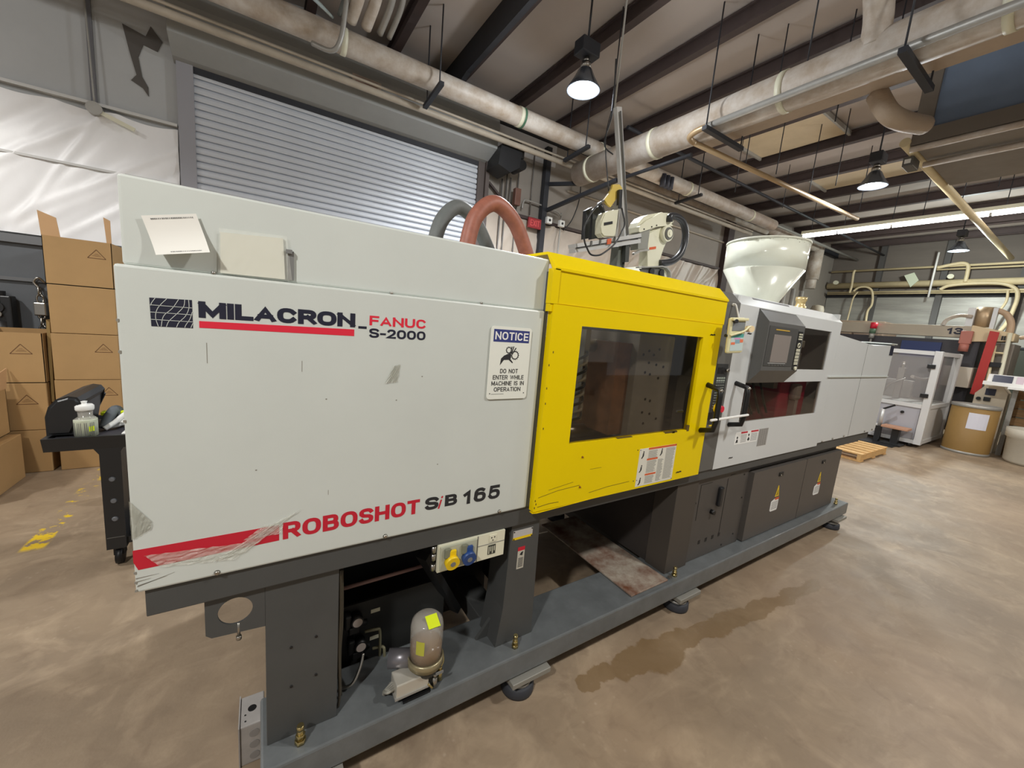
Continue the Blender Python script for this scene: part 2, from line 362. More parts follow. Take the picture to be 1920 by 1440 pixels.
# worn yellow line behind the machine
yl = math_n('MULTIPLY', ramp(math_n('ABSOLUTE', math_n('ADD', sp.outputs[0], .92)), .06, .045), math_n('MULTIPLY', ramp(sp.outputs[1], 2.12, 2.16), ramp(sp.outputs[1], 4.2, 4.0)))
patch = ramp(math_n('ADD', noise(15, 5), math_n('MULTIPLY', ramp(sp.outputs[1], 2.45, 2.2), .14)), .56, .62)
base = mix(math_n('MULTIPLY', yl, patch), base, (226, 190, 40))
L(base, bs.inputs['Base Color'])
rr = math_n('ADD', .38, math_n('MULTIPLY', noise(4), .3)); L(math_n('SUBTRACT', rr, math_n('MULTIPLY', stain, .2)), bs.inputs['Roughness'])
bpn = N('ShaderNodeBump'); bpn.inputs['Strength'].default_value = .12; bpn.inputs['Distance'].default_value = .01; L(noise(40, 6), bpn.inputs['Height']); L(bpn.outputs[0], bs.inputs['Normal'])
bm = B(); box(bm, -7, 15.6, -9, 4.4, -.1, 0); struct('floor', bm, fm)

# ------------------------------------------------------------------ room: back wall with the roller door, far wall, ceiling
WY = 4.3
bm = B(); box(bm, -7, -.33, WY, WY + .12, 0, 4.9); box(bm, -.33, 2.95, WY, WY + .12, 3.84, 4.9)
wb = struct('wall_back', bm, WALLG)
bm = B(); box(bm, 2.95, 15.6, WY, WY + .12, 0, 4.9); struct('wall_back_right', bm, WALLT)
bm = B(); box(bm, 15.5, 15.62, -9, WY + .12, 0, 2.03); wrl = struct('wall_right_lower', bm, mat('far_wall_dark', (66, 66, 64), .6, var=.1))
bm = B(); box(bm, 15.5, 15.62, -9, WY + .12, 3.3, 4.95); struct('wall_right_upper', bm, FARUP)
for i, y in enumerate((-9, -6.6, -4.2, -1.8, .45, 1.78, 3.1)):
    y2 = (-6.6, -4.2, -1.8, .45, 1.78, 3.1, WY)[i]
    bm = B(); box(bm, 15.47 if i % 2 else 15.5, 15.62, y + .01, y2 - .01, 2.03, 3.3, .01)
    obj('insulation_panel', bm, FOIL, wrl)
bm = B(); box(bm, 15.44, 15.5, -9, WY, 3.24, 3.34); box(bm, 15.45, 15.5, -9, WY, 2.0, 2.05); struct('trim_1', bm, BEAMG)
bm = B()
for y in (.45, 1.78, 3.1): box(bm, 15.38, 15.5, y - .06, y + .06, 0, 4.85)
struct('trim_2', bm, mat('far_column', (84, 82, 80), .6))
# ceiling: insulation sagging slightly between the purlins
BX = [-6.5, -5.3, -4.1, -2.9, -1.7, -.5, .75, 1.65, 2.5, 3.42, 4.28, 5.22, 6.42, 7.62, 8.75, 9.97, 11.3, 12.6, 13.9, 15.1]
bm = B()
xs = [-7]
for a, b in zip(BX, BX[1:]): xs += [a, a + (b - a) * .25, (a + b) / 2, a + (b - a) * .75]
xs += [BX[-1], 15.6]
zs = [4.82] + sum([[4.82, 4.79, 4.78, 4.79] for _ in BX[1:]], []) + [4.82, 4.82]
lo = [[bm.verts.new((x, y, z)) for x, z in zip(xs, zs)] for y in (-9, WY + .12)]
for i in range(len(xs) - 1): bm.faces.new((lo[0][i], lo[0][i + 1], lo[1][i + 1], lo[1][i])).smooth = True
hi = [[bm.verts.new((x, y, 4.95)) for x in (-7, 15.6)] for y in (-9, WY + .12)]
bm.faces.new((hi[0][0], hi[0][1], hi[1][1], hi[1][0])); CE = struct('ceiling', bm, CEIL)
pu = None
for x in BX:
    if pu is None:
        bm = B(); box(bm, -.045, .045, -9, WY, 4.63, 4.65); box(bm, -.045, .045, -9, WY, 4.78, 4.8); box(bm, -.012, .012, -9, WY, 4.65, 4.78)
        box(bm, .035, .045, -9, WY, 4.65, 4.67)
        pu = obj('purlin', bm, BEAM, CE); pu.location.x = x
    else:
        share(pu, (x, 0, 0))
# deep haunched rafter at the left and its knee
bm = B(); prism(bm, [(4.3, 4.8), (4.3, 4.2), (4.1, 4.4), (3.6, 4.5), (-9, 4.54), (-9, 4.8)], 2.36, 2.42, 'x'); struct('trim_4', bm, BEAMG)
# dark column, brace and eave strut at the back wall
bm = B(); beam(bm, (4.1, 4.22, 2.0), (4.1, 4.22, 4.35), .09, .09); struct('trim_5', bm, BEAMG)
bm = B(); beam(bm, (3.05, 4.24, 0), (3.05, 4.24, 3.86), .06, .1); struct('trim_6', bm, mat('door_jamb', (92, 82, 78), .6))
bm = B(); box(bm, 9.32, 9.55, 4.18, 4.3, 0, 4.7); struct('trim_7', bm, mat('column_brown', (66, 52, 50), .6))
bm = B(); box(bm, 2.95, 15.5, 4.2, 4.3, 4.45, 4.6); box(bm, -7, 2.95, 4.2, 4.3, 4.5, 4.7); struct('trim_8', bm, BEAMG)
# ceiling tiles (pale translucent panels between purlins) with thin frames
for (x0, x1, y0, y1) in ((5.32, 6.32, 1.75, 2.75), (6.52, 7.52, 1.55, 2.75), (9.0, 9.8, 1.2, 2.6)):
    bm = B(); box(bm, x0, x1, y0, y1, 4.745, 4.76); o = obj('ceiling_tile', bm, CEILB, CE)
    bm = B()
    box(bm, x0, x1, y0 - .03, y0, 4.70, 4.76); box(bm, x0, x1, y1, y1 + .03, 4.70, 4.76)
    obj('tile_frame', bm, GALV, o)

# roller door (door_1): slats one by one, guides, header
door = bpy.data.objects.new('door_1', None); COL.objects.link(door); door['kind'] = 'structure'; door.location = (0, WY, 0); ORG[door] = Vector((0, WY, 0))
SLAT = mat('slat_grey', (208, 213, 220), .42, .1, var=.04)
bm = B(); prism(bm, [(-.002, 0), (-.002, .013), (-.026, .016), (-.032, .030), (-.032, .056), (-.026, .0695), (-.002, .0705), (.004, .0705), (.004, 0)], -.27, 2.93, 'x')
s0 = obj('slat', bm, SLAT, door, local=True)
for k in range(1, 54): share(s0, (0, 0, k * .0705))
bm = B(); box(bm, -.40, -.27, -.06, .04, 0, 3.86); obj('guide_rail', bm, mat('guide_grey', (158, 158, 164), .5), door, local=True)
bm = B(); box(bm, 2.92, 3.02, -.06, .04, 0, 3.86); obj('guide_rail', bm, MATS['door_jamb'], door, local=True)
bm = B(); prism(bm, [(0, 3.83), (-.12, 3.85), (-.34, 3.95), (-.38, 4.2), (-.34, 4.4), (0, 4.42)], -.42, 3.05, 'x'); obj('header_hood', bm, mat('hood_grey', (160, 162, 160), .5, var=.05), door, local=True)
bm = B(); box(bm, -.27, 2.93, -.05, -.036, 3.78, 3.84); obj('seal', bm, BEAMG, door, local=True)

# the wrinkled plastic sheets on the back wall
def sheet(name, x0, x1, z0, z1, y, m, label, seed, amp, topcurve=0, nx=110, nz=34):
    rnd = random.Random(seed); bm = B()
    folds = [(rnd.uniform(x0 - 1, x1), rnd.uniform(.5, 1.4), rnd.uniform(.02, .07), rnd.uniform(-1, 1) * amp) for _ in range(int((x1 - x0) * 16))]
    g = []
    for j in range(nz + 1):
        row = []
        for i in range(nx + 1):
            x = x0 + (x1 - x0) * i / nx; t = j / nz; z = z0 + (z1 - z0) * t
            d = 0
            for fx_, sl, w_, a in folds:
                u = (x - fx_ - sl * (z - z0)) / w_
                if abs(u) < 3: d += a * math.exp(-u * u) * (.4 + .6 * t if amp > 0 else 1)
            zz = z + (topcurve * (-.02 + .03 * abs(math.sin(x * PI / .42))) if j == nz else 0)
            row.append(bm.verts.new((x, y - .03 - max(-.02, d), zz)))
        g.append(row)
    for j in range(nz):
        for i in range(nx): bm.faces.new((g[j][i], g[j][i + 1], g[j + 1][i + 1], g[j + 1][i])).smooth = True
    return tag(obj(name, bm, m), label, 'sheeting')
sheet('plastic_sheeting', -2.6, -.41, 2.02, 3.2, WY, SHEETW, 'white wrinkled plastic sheet on the wall left of the roller door', 3, .03, topcurve=-1)
sheet('plastic_sheeting', 3.06, 9.3, 1.0, 3.22, WY, SHEETLIT, 'white wrinkled plastic sheet, painted with warm light, on the wall right of the roller door', 5, .035, nx=170)
bm = B(); box(bm, -2.6, -.41, WY - .05, WY - .03, 2.68, 2.70); box(bm, -2.6, -.41, WY - .06, WY, 3.24, 3.265)
struct('trim_9', bm, mat('seam_strip', (205, 205, 202), .4))
bm = B(); box(bm, 3.06, 9.3, WY - .06, WY, 3.23, 3.28); struct('trim_10', bm, BEAM)
bm = B(); box(bm, 3.06, 4.3, WY - .03, WY, 4.12, 4.44); struct('trim_11', bm, mat('white_vinyl_top', (190, 188, 186), .5))
bm = B(); box(bm, -2.9, -.41, WY - .05, WY, .0, 1.98); struct('wall_back_lower', bm, WALLD)
bm = B(); box(bm, -2.9, -.41, WY - .09, WY - .05, 1.93, 2.0); box(bm, -2.9, -.41, WY - .08, WY - .05, 1.60, 1.63); struct('trim_12', bm, mat('lower_rail', (110, 112, 114), .5, .3))
bm = B(); box(bm, -1.02, -.98, WY - .02, WY, 3.27, 4.4); struct('trim_13', bm, mat('seam_dark', (112, 112, 116), .6))
# torn patches of facing on the left wall
bm = B(); prism(bm, [(-.78, 4.02), (-.62, 3.98), (-.58, 4.08), (-.5, 3.98), (-.54, 3.88), (-.64, 3.9), (-.68, 3.78), (-.66, 3.62), (-.62, 3.54), (-.62, 3.46), (-.66, 3.52), (-.74, 3.56), (-.7, 3.62), (-.74, 3.8)], WY - .008, WY - .001)
tag(obj('torn_patch', bm, mat('torn_dark', (92, 88, 84), .8)), 'dark torn patch in the grey wall facing left of the roller door', 'tear')
# ceiling fan-like cord with round cap on the left wall
bm = B(); tube(bm, [(-1.02, WY - .06, 4.4), (-1.0, WY - .07, 3.9), (-.985, WY - .08, 3.25)], .007); t = thing('conduit_drop', 'thin grey conduit hanging down the wall to a round cap over the white sheet', 'conduit', (-.985, WY - .08, 3.2))
obj('conduit', bm, GALV, t)
bm = B(); cyl(bm, (-.985, WY - .11, 3.2), (-.985, WY - .04, 3.2), .055); obj('cap', bm, GALV, t)
bm = B(); beam(bm, (-.95, WY - .09, 3.18), (-.72, WY - .09, 3.1), .012, .035); obj('flap', bm, CREAM, t)

# fittings hanging on the dark lower wall
t = thing('valve_assembly', 'black valve assembly with a steel cup hanging on the dark wall at the far left', 'valve', (-1.66, WY - .1, 1.3))
bm = B(); cyl(bm, (-1.67, WY - .14, 1.5), (-1.67, WY - .14, 1.36), .05); cyl(bm, (-1.67, WY - .2, 1.36), (-1.67, WY - .08, 1.36), .05); box(bm, -1.66, -1.58, WY - .18, WY - .08, 1.16, 1.46, .01); obj('body', bm, BLACKP, t)
bm = B(); cyl(bm, (-1.66, WY - .14, 1.24), (-1.66, WY - .14, 1.12), .06); cyl(bm, (-1.66, WY - .14, 1.12), (-1.66, WY - .14, 1.02), .045); obj('cup', bm, BLACKP, t)
bm = B(); cyl(bm, (-1.66, WY - .21, 1.3), (-1.66, WY - .18, 1.3), .028); obj('cap', bm, STEEL, t)
t = thing('chain_clamp', 'steel chain with a hook hanging on the dark wall beside the boxes', 'chain', (-1.43, WY - .08, 1.3))
for k in range(8):
    bm = B(); z = 1.52 - k * .07; 
    pts = [(-1.43 + (.022 * math.cos(a) if k % 2 else 0), WY - .1 + (0 if k % 2 else .022 * math.cos(a)), z + .045 * math.sin(a)) for a in [2 * PI * i / 10 for i in range(11)]]
    tube(bm, pts, .008, 6, 1); obj('link', bm, STEEL, t)
bm = B(); tube(bm, [(-1.43, WY - .1, 1.55), (-1.46, WY - .1, 1.6), (-1.43, WY - .1, 1.64), (-1.4, WY - .08, 1.6)], .01, 8); obj('hook', bm, STEEL, t)
bm = B(); box(bm, -1.47, -1.39, WY - .13, WY - .07, 1.3, 1.42, .01); obj('buckle', bm, STEEL, t)

# ------------------------------------------------------------------ THE MACHINE
MA = thing('moulding_machine', 'long grey and yellow injection moulding machine filling the middle of the hall', 'machine')
D = 1.2   # depth of the covers
# base rails and cross members
def rail(y0, y1):
    bm = B(); box(bm, .25, 4.83, y0, y1, .12, .225, .008); return obj('base_rail', bm, RAILG, MA)
rf = rail(-.05, .22); rail(1.08, 1.25)
bm = B(); box(bm, 4.83, 4.87, .0, .16, .15, .2, .004); obj('rail_end', bm, RAILG, rf)
for x in (1.12, 2.3, 4.4):
    bm = B(); box(bm, x, x + .12, .22, 1.08, .13, .22, .004); obj('cross_member', bm, DGREY, MA)
# upper frame beam
bm = B()
box(bm, .014, 4.95, .012, .06, .787, .866, .003); box(bm, 3.97, 5.20, .02, .06, .80, .866)
box(bm, .014, 5.1, 1.0, 1.18, .787, .866, .003)
for x in (.02, 1.2, 2.25, 3.9, 5.02): box(bm, x, x + .1, .06, 1.0, .79, .86)
obj('frame_beam', bm, DGREY, MA)
# posts
bm = B(); box(bm, .268, .470, .03, .17, .2255, .787, .002); p1 = obj('post', bm, DGREY, MA)
for x, z in ((.335, .55), (.405, .56), (.335, .41), (.405, .42)):
    bm = B(); cyl(bm, (x, .0305, z), (x, .027, z), .004, 8); obj('bolt_hole', bm, BLACK, p1)
bm = B(); prism(bm, [(1.128, .787), (1.268, .787), (1.285, .2255), (1.095, .2255), (1.118, .4)], .03, .17, 'y'); p2 = obj('post', bm, DGREY, MA)
bm = B(); prism(bm, [(1.285, .2255), (1.34, .2255), (1.268, .31)], .1, .115, 'y'); prism(bm, [(1.095, .2255), (1.04, .2255), (1.108, .31)], .1, .115, 'y'); obj('gusset', bm, DGREY, p2)
bm = B(); box(bm, 2.24, 2.445, .03, .17, .2255, .787, .002); p3 = obj('post', bm, mat('post_brown_grey', (72, 66, 60), .55), MA)
for x in (.30, 1.0):
    bm = B(); box(bm, x, x + .16, 1.08, 1.2, .225, .787); obj('post', bm, DGREY, MA)
# plate with a round hole under the left end
bm = B(); n = 32; cx, cz, r = .197, .726, .041
outer = [(.128, .787), (.128, .672), (.141, .660), (.268, .650), (.268, .787)]
import itertools
def holed(bm, outer, c, r, y0, y1, n=32):
    """front/back plate with a round hole: fan strips between hole and outline"""
    def hit(a):
        dx, dz = math.cos(a), math.sin(a); best = 9
        for (x1, z1), (x2, z2) in zip(outer, outer[1:] + outer[:1]):
            ex, ez = x2 - x1, z2 - z1; den = dx * ez - dz * ex
            if abs(den) < 1e-9: continue
            t = ((x1 - c[0]) * ez - (z1 - c[1]) * ex) / den; s = ((x1 - c[0]) * dz - (z1 - c[1]) * dx) / den
            if t > 0 and -1e-6 <= s <= 1 + 1e-6: best = min(best, t)
        return (c[0] + dx * best, c[1] + dz * best)
    an = sorted([2 * PI * i / n for i in range(n)] + [math.atan2(z - c[1], x - c[0]) % (2 * PI) for x, z in outer])
    L_ = []
    for y in (y0, y1):
        L_.append(([bm.verts.new((c[0] + r * math.cos(a), y, c[1] + r * math.sin(a))) for a in an], [bm.verts.new((p[0], y, p[1])) for p in (hit(a) for a in an)]))
    m_ = len(an)
    for i in range(m_):
        j = (i + 1) % m_
        for (inn, out) in L_: bm.faces.new((inn[i], inn[j], out[j], out[i]))
        bm.faces.new((L_[0][0][i], L_[0][0][j], L_[1][0][j], L_[1][0][i])); bm.faces.new((L_[0][1][i], L_[0][1][j], L_[1][1][j], L_[1][1][i]))
holed(bm, outer, (cx, cz), r, .03, .036); hp = obj('cable_plate', bm, DGREY, MA)
bm = B(); cyl(bm, (.203, .033, .685), (.203, .033, .64), .004, 8); cyl(bm, (.203, .033, .642), (.203, .033, .63), .007, 6); obj('stud', bm, STEEL, hp)

# white covers, left
sp_ = B(); box(sp_, 0, 1.168, 0, .03, .866, 1.655, .006); SP = obj('side_panel', sp_, WHITE, MA)
bm = B(); box(bm, .004, 1.176, .03, D, .868, 1.65); obj('clamp_housing', bm, WHITE, MA)
bm = B(); box(bm, .012, 1.178, .014, D - .01, 1.655, 1.845, .006); UP = obj('upper_panel', bm, WHITE, MA)
for x, z in ((.161, .8755), (.603, .8755), (1.039, .8755)): screw(SP, x, z, 0, .0075)
for x in (.173, .597, .9): 
    bm = B(); cyl(bm, (x, .007, 1.655), (x, .007, 1.661), .005, 8); obj('screw', bm, STEEL, SP)
# left nicks and scratches
bm = B()
for (x0, x1, z, s) in ((.004, .075, .883, .02), (.004, .03, .896, .004), (.002, .045, .905, .003), (.005, .06, .885, .012)):
    prism(bm, [(x0, z), (x1, z + s), (x0, z + .0022)], -.0008, 0, 'y')
for z in (.87, .892, .918, 1.46, 1.53, 1.3): box(bm, -.0008, .004, -.0007, .002, z, z + .006)
for (x, z) in ((.62, 1.33), (.25, 1.15), (.77, 1.1), (.95, 1.42), (.42, 1.34), (.7, 1.405)): box(bm, x, x + .004, -.0005, 0, z, z + .003)
for (x, z, h) in ((.155, 1.44, .05), (.36, 1.42, .03), (.43, 1.05, .015)): box(bm, x, x + .0012, -.0004, 0, z, z + h)
obj('scratches', bm, mat('scratch_mark', (138, 134, 124), .8), SP)
# logo emblem: dark rectangle with pale curved grid
bm = B(); prism(bm, [(.056, 1.5875), (.131, 1.5895), (.131, 1.5235), (.057, 1.5235)], -.0006, 0, 'y')
em = obj('emblem', bm, NAVY, SP)
bm = B()
def ribbon(bm, pts, w_, y=-.0012):
    P_ = [Vector((p[0], 0, p[1])) for p in pts]
    for a, b in zip(P_, P_[1:]):
        d = (b - a).normalized(); n_ = Vector((-d.z, 0, d.x)) * w_ / 2
        prism(bm, [((a + n_).x, (a + n_).z), ((b + n_).x, (b + n_).z), ((b - n_).x, (b - n_).z), ((a - n_).x, (a - n_).z)], y, y + .0004, 'y')
for z in (1.571, 1.555, 1.5385): ribbon(bm, [(.0565, z + .0005), (.131, z)], .0011)
def cur_(pts):
    out = []
    for i in range(len(pts) - 1):
        p0, p1, p2, p3 = pts[max(i - 1, 0)], pts[i], pts[i + 1], pts[min(i + 2, len(pts) - 1)]
        for k in range(5):
            t = k / 5; out.append(tuple(.5 * (2 * p1[j] + (p2[j] - p0[j]) * t + (2 * p0[j] - 5 * p1[j] + 4 * p2[j] - p3[j]) * t * t + (3 * p1[j] - 3 * p2[j] + p3[j] - p0[j]) * t ** 3) for j in (0, 1)))
    return out + [pts[-1]]
for c_ in ([(.066, 1.5873), (.060, 1.577), (.0575, 1.57)], [(.086, 1.5878), (.070, 1.566), (.065, 1.545), (.069, 1.524)], [(.107, 1.5885), (.095, 1.567), (.079, 1.548), (.074, 1.524)],
           [(.118, 1.589), (.115, 1.572), (.1, 1.552), (.088, 1.537), (.083, 1.524)], [(.125, 1.589), (.125, 1.57), (.118, 1.551), (.106, 1.536), (.101, 1.524)], [(.131, 1.562), (.126, 1.545), (.118, 1.53), (.116, 1.524)], [(.131, 1.535), (.127, 1.524)]):
    ribbon(bm, cur_(c_), .0011)
obj('grid_line', bm, WHITE, em)
bm = B(); block(bm, 'MILACRON', .1425, .495, 1.5495, 1.5885, 0, .0135, .0105, .16); obj('lettering', bm, NAVY, SP)
bm = B(); prism(bm, [(.143, 1.5415), (.493, 1.5435), (.493, 1.5245), (.143, 1.5255)], -.0006, 0, 'y'); obj('underline', bm, REDF, SP)
bm = B(); box(bm, .504, .527, -.0006, 0, 1.547, 1.554); obj('dash', bm, NAVY, SP)
bm = B(); block(bm, 'FANUC', .5345, .706, 1.5585, 1.5865, 0, .0075, .0058, .5); obj('lettering', bm, REDF, SP)
bm = B(); block(bm, 'S-2000', .5345, .706, 1.5225, 1.550, 0, .0072, .0058, .4); obj('lettering', bm, NAVY, SP)
bm = B(); prism(bm, [(.0, .981), (.304, .981), (.304, .934), (.008, .928), (.0, .95)], -.0006, 0, 'y'); obj('red_stripe', bm, RED, SP)
bm = B(); block(bm, 'ROBOSHOT', .313, .716, .934, .985, 0, .0135, .011, .35); obj('lettering', bm, RED, SP)
bm = B(); block(bm, 'S', .735, .784, .938, .984, 0, .0135, .011); block(bm, 'B', .808, .855, .94, .982, 0, .014, .010); block(bm, '165', .880, 1.035, .933, .988, 0, .0145, .012, .7); obj('lettering', bm, INKD, SP)
bm = B(); letters(bm, 'i', .782, .800, .936, .982, 0, .008, .35); obj('lettering', bm, RED, SP)
# tape remnants
def crumple(bm, pts, y, amp, seed, n=9):
    rnd = random.Random(seed)
    (x0, z0), (x1, z1), (x2, z2), (x3, z3) = pts; g = []
    for j in range(n + 1):
        row = []
        for i in range(n * 2 + 1):
            s, t = i / (n * 2), j / n
            x = (x0 * (1 - s) + x1 * s) * (1 - t) + (x3 * (1 - s) + x2 * s) * t; z = (z0 * (1 - s) + z1 * s) * (1 - t) + (z3 * (1 - s) + z2 * s) * t
            row.append(bm.verts.new((x, y - .0012 - rnd.random() * amp, z)))
        g.append(row)
    for j in range(n):
        for i in range(n * 2): bm.faces.new((g[j][i], g[j][i + 1], g[j + 1][i + 1], g[j + 1][i]))
bm = B(); crumple(bm, [(.05, .925), (.2, .905), (.26, .945), (.02, .965)], 0, .004, 1); crumple(bm, [(.15, .91), (.23, .925), (.36, 1.02), (.29, .99)], 0, .005, 2)
crumple(bm, [(.22, .955), (.31, .955), (.315, .985), (.27, .99)], 0, .003, 4); obj('tape_remnant', bm, TAPEC, SP)
bm = B(); crumple(bm, [(.0, 1.01), (.035, 1.03), (.038, 1.05), (.0, 1.11)], 0, .004, 7, 5); crumple(bm, [(.585, 1.385), (.622, 1.39), (.630, 1.445), (.61, 1.44)], 0, .003, 8, 5); obj('tape_remnant', bm, mat('tape_dull', (172, 172, 158), .4, alpha=.55), SP)

# yellow safety gate with window
gy = -.03
bm = B()
bxs = [(1.182, 1.333, .856, 1.683), (2.158, 2.315, .856, 1.683), (1.333, 2.158, .856, 1.125), (1.333, 2.158, 1.611, 1.683)]
for x0, x1, z0, z1 in bxs: box(bm, x0, x1, gy, .0, z0, z1)
box(bm, 1.168, 1.182, gy + .004, .0, 1.655, 1.683)
bmesh.ops.remove_doubles(bm, verts=bm.verts[:], dist=1e-5)
GT = obj('safety_gate', bm, YELLOW, MA)
bm = B()
prism(bm, [(1.176, .852), (1.2, .848), (1.6, .86), (1.3, .853)], gy - .001, gy + .02, 'y')
obj('bent_lip', bm, YELLOW, GT)
bm = B(); box(bm, 1.169, 1.181, .0, .03, .87, 1.80); obj('gap_seal', bm, DGREY, MA)
bm = B(); box(bm, 1.333, 2.158, -.016, -.011, 1.125, 1.611); obj('window', bm, GLASSD, GT)
bm = B()
for (x0, z0, x1, z1) in ((1.62, 1.124, 1.72, 1.127), (1.96, 1.12, 2.06, 1.128), (2.02, 1.117, 2.04, 1.126), (2.14, 1.118, 2.16, 1.15)): box(bm, x0, x1, gy - .0006, gy + .01, z0, z1)
for (x, z) in ((1.185, .9), (1.184, .87), (1.19, .885), (1.187, 1.3), (1.186, 1.36), (1.189, 1.2), (1.186, 1.45), (1.2, 1.5)): box(bm, x, x + .004, gy - .0006, gy + .004, z, z + .008)
ribbon(bm, [(1.2, .915), (1.3, .93), (1.42, .935)], .0016, gy - .0008); ribbon(bm, [(1.48, .89), (1.6, .9), (1.74, .903)], .0018, gy - .0008); ribbon(bm, [(1.25, .94), (1.38, .955)], .0012, gy - .0008)
ribbon(bm, [(1.2, .875), (1.26, .88), (1.31, .878)], .002, gy - .0008); ribbon(bm, [(1.47, 1.0), (1.54, 1.0)], .001, gy - .0008)
obj('scratches', bm, YELLOWD, GT)
for x, z in ((1.417, 1.062), (1.422, .926)): screw(GT, x, z, gy, .005, 'screw', mat('rusty_screw', (150, 100, 40), .6, .5))
for x, z in ((2.236, 1.627), (2.126, .896)):
    bm = B(); ribbon(bm, [(x - .022, z - .002), (x - .012, z + .002), (x, z - .001), (x + .012, z + .003), (x + .022, z)], .006, gy - .002); obj('lock_slot', bm, BLACK, GT)
# gate hood
bm = B()
prism(bm, [(-.03, 1.815), (.03, 1.875), (.22, 1.878), (.22, 1.868), (.03, 1.865), (-.015, 1.80), (-.03, 1.806)], 1.176, 2.335, 'x')
box(bm, 1.166, 1.2, gy, .0, 1.684, 1.81); box(bm, 1.2, 2.335, -.024, .0, 1.686, 1.806); box(bm, 1.17, 2.335, -.02, -.004, 1.68, 1.69)
obj('gate_hood', bm, YELLOW, MA)
# gate handles: black posts with chrome end, wire hooked between
def handle(x0, z0, x1, yb, parent):
    bm = B(); tube(bm, [(x0, yb, z0 + .25), (x1, yb - .07, z0 + .235), (x1 + .003, yb - .075, z0 + .2), (x1 + .003, yb - .075, z0 + .06), (x1, yb - .07, z0 + .02), (x0, yb, z0)], .014, 12, 1); return obj('handle', bm, BLACK, parent)
h1 = handle(2.262, 1.115, 2.262, gy, GT)
bm = B(); cyl(bm, (2.263, gy - .073, 1.352), (2.263, gy - .083, 1.342), .010, 12); obj('handle_cap', bm, STEEL, h1)
# interior: platens, tie bars, mould
bm = B()
box(bm, 1.2, 2.32, 1.15, 1.17, .88, 1.42); box(bm, 1.17, 2.33, .1, 1.16, .87, .89); 
obj('inner_lining', bm, DARKIN, MA)
bm = B(); box(bm, 1.84, 2.12, .10, 1.05, 1.06, 1.60, .006); pl = obj('moving_platen', bm, mat('platen_steel', (150, 148, 144), .5, .1, var=.15), MA)
bm = B()
for k in range(7):
    for j in range(4):
        y = .32 + j * .06 if k % 2 else .3 + j * .07
        cyl(bm, (1.841, y, 1.10 + k * .07), (1.837, y, 1.10 + k * .07), .008, 10)
for x, z in ((1.88, 1.5), (1.92, 1.52), (1.96, 1.5), (2.0, 1.53), (1.93, 1.46), (1.99, 1.45), (2.05, 1.44), (1.91, 1.41), (1.95, 1.40), (2.02, 1.38), (1.94, 1.27), (1.98, 1.26), (1.93, 1.2), (1.99, 1.19), (1.95, 1.14), (2.05, 1.16)): cyl(bm, (x, .101, z), (x, .0975, z), .007, 10)
obj('bolt_hole', bm, BLACK, pl)
bm = B(); box(bm, 1.74, 1.84, .14, .95, 1.08, 1.55, .004); obj('mould_half', bm, mat('mould_brown', (136, 98, 72), .5, .0, var=.3, vscale=12), MA)
bm = B(); box(bm, 2.2, 2.34, .2, 1.05, .98, 1.62, .006); obj('fixed_platen', bm, mat('platen_dark', (66, 66, 66), .5, .3), MA)
for y in (.32, .93):
    for z in (1.06, 1.52):
        bm = B(); cyl(bm, (1.1, y, z), (2.3, y, z), .035, 20); obj('tie_bar', bm, STEEL, MA)
bm = B(); box(bm, 1.50, 1.53, .12, .2, 1.18, 1.60); box(bm, 1.485, 1.51, .1, .12, 1.32, 1.42)
obj('hose_manifold', bm, STEEL, MA)
for k in range(9):
    bm = B(); z = 1.50 - k * .035
    tube(bm, [(1.52, .12, z), (1.46, .06, z - .01), (1.43, .10, z - .05), (1.47 + .01 * (k % 3), .16, z - .12 - k * .012)], .006, 8); obj('water_hose', bm, JARG if k % 2 else HOSEK, MA)
# white fixed instruction label on gate
GL = gy
bm = B(); plate(bm, 1.788, 2.072, .866, 1.058, GL); lab = obj('instruction_label', bm, mat('label_pale', (222, 220, 206), .6), GT)
bm = B(); plate(bm, 1.852, 2.072, 1.048, 1.058, GL - .0012, .0004); plate(bm, 1.848, 1.93, .994, 1.003, GL - .0012, .0004); plate(bm, 1.848, 1.93, .916, .925, GL - .0012, .0004); obj('orange_bar', bm, ORANGE, lab)
bm = B()
for x0, x1, z0, z1 in ((1.855, 1.925, 1.006, 1.042), (1.852, 1.925, .93, .99), (1.852, 1.92, .872, .912), (1.99, 2.066, .876, 1.042), (1.935, 1.98, .876, .99)):
    z = z1
    while z > z0: plate(bm, x0, x1 - random.random() * .015, z - .0016, z, GL - .0012, .0004); z -= .0045
obj('printed_lines', bm, INK, lab)
bm = B()
for (x, z) in ((1.815, 1.02), (1.812, .95), (1.815, .885), (1.955, 1.02)):
    prism(bm, [(x - .012, z - .012), (x - .004, z - .012), (x + .006, z), (x + .006, z + .016), (x - .002, z + .016), (x - .004, z)], GL - .0018, GL - .0012, 'y'); cyl(bm, (x + .003, GL - .0012, z + .021), (x + .003, GL - .0018, z + .021), .004, 10)
for (x, z) in ((1.793, 1.052), (1.793, .9), (2.068, 1.054), (2.068, .87), (1.772, 1.055), (1.77, .9)): cyl(bm, (x, GL - .0001, z), (x, GL - .002, z), .0025, 8)
obj('pictogram', bm, INKD, lab)

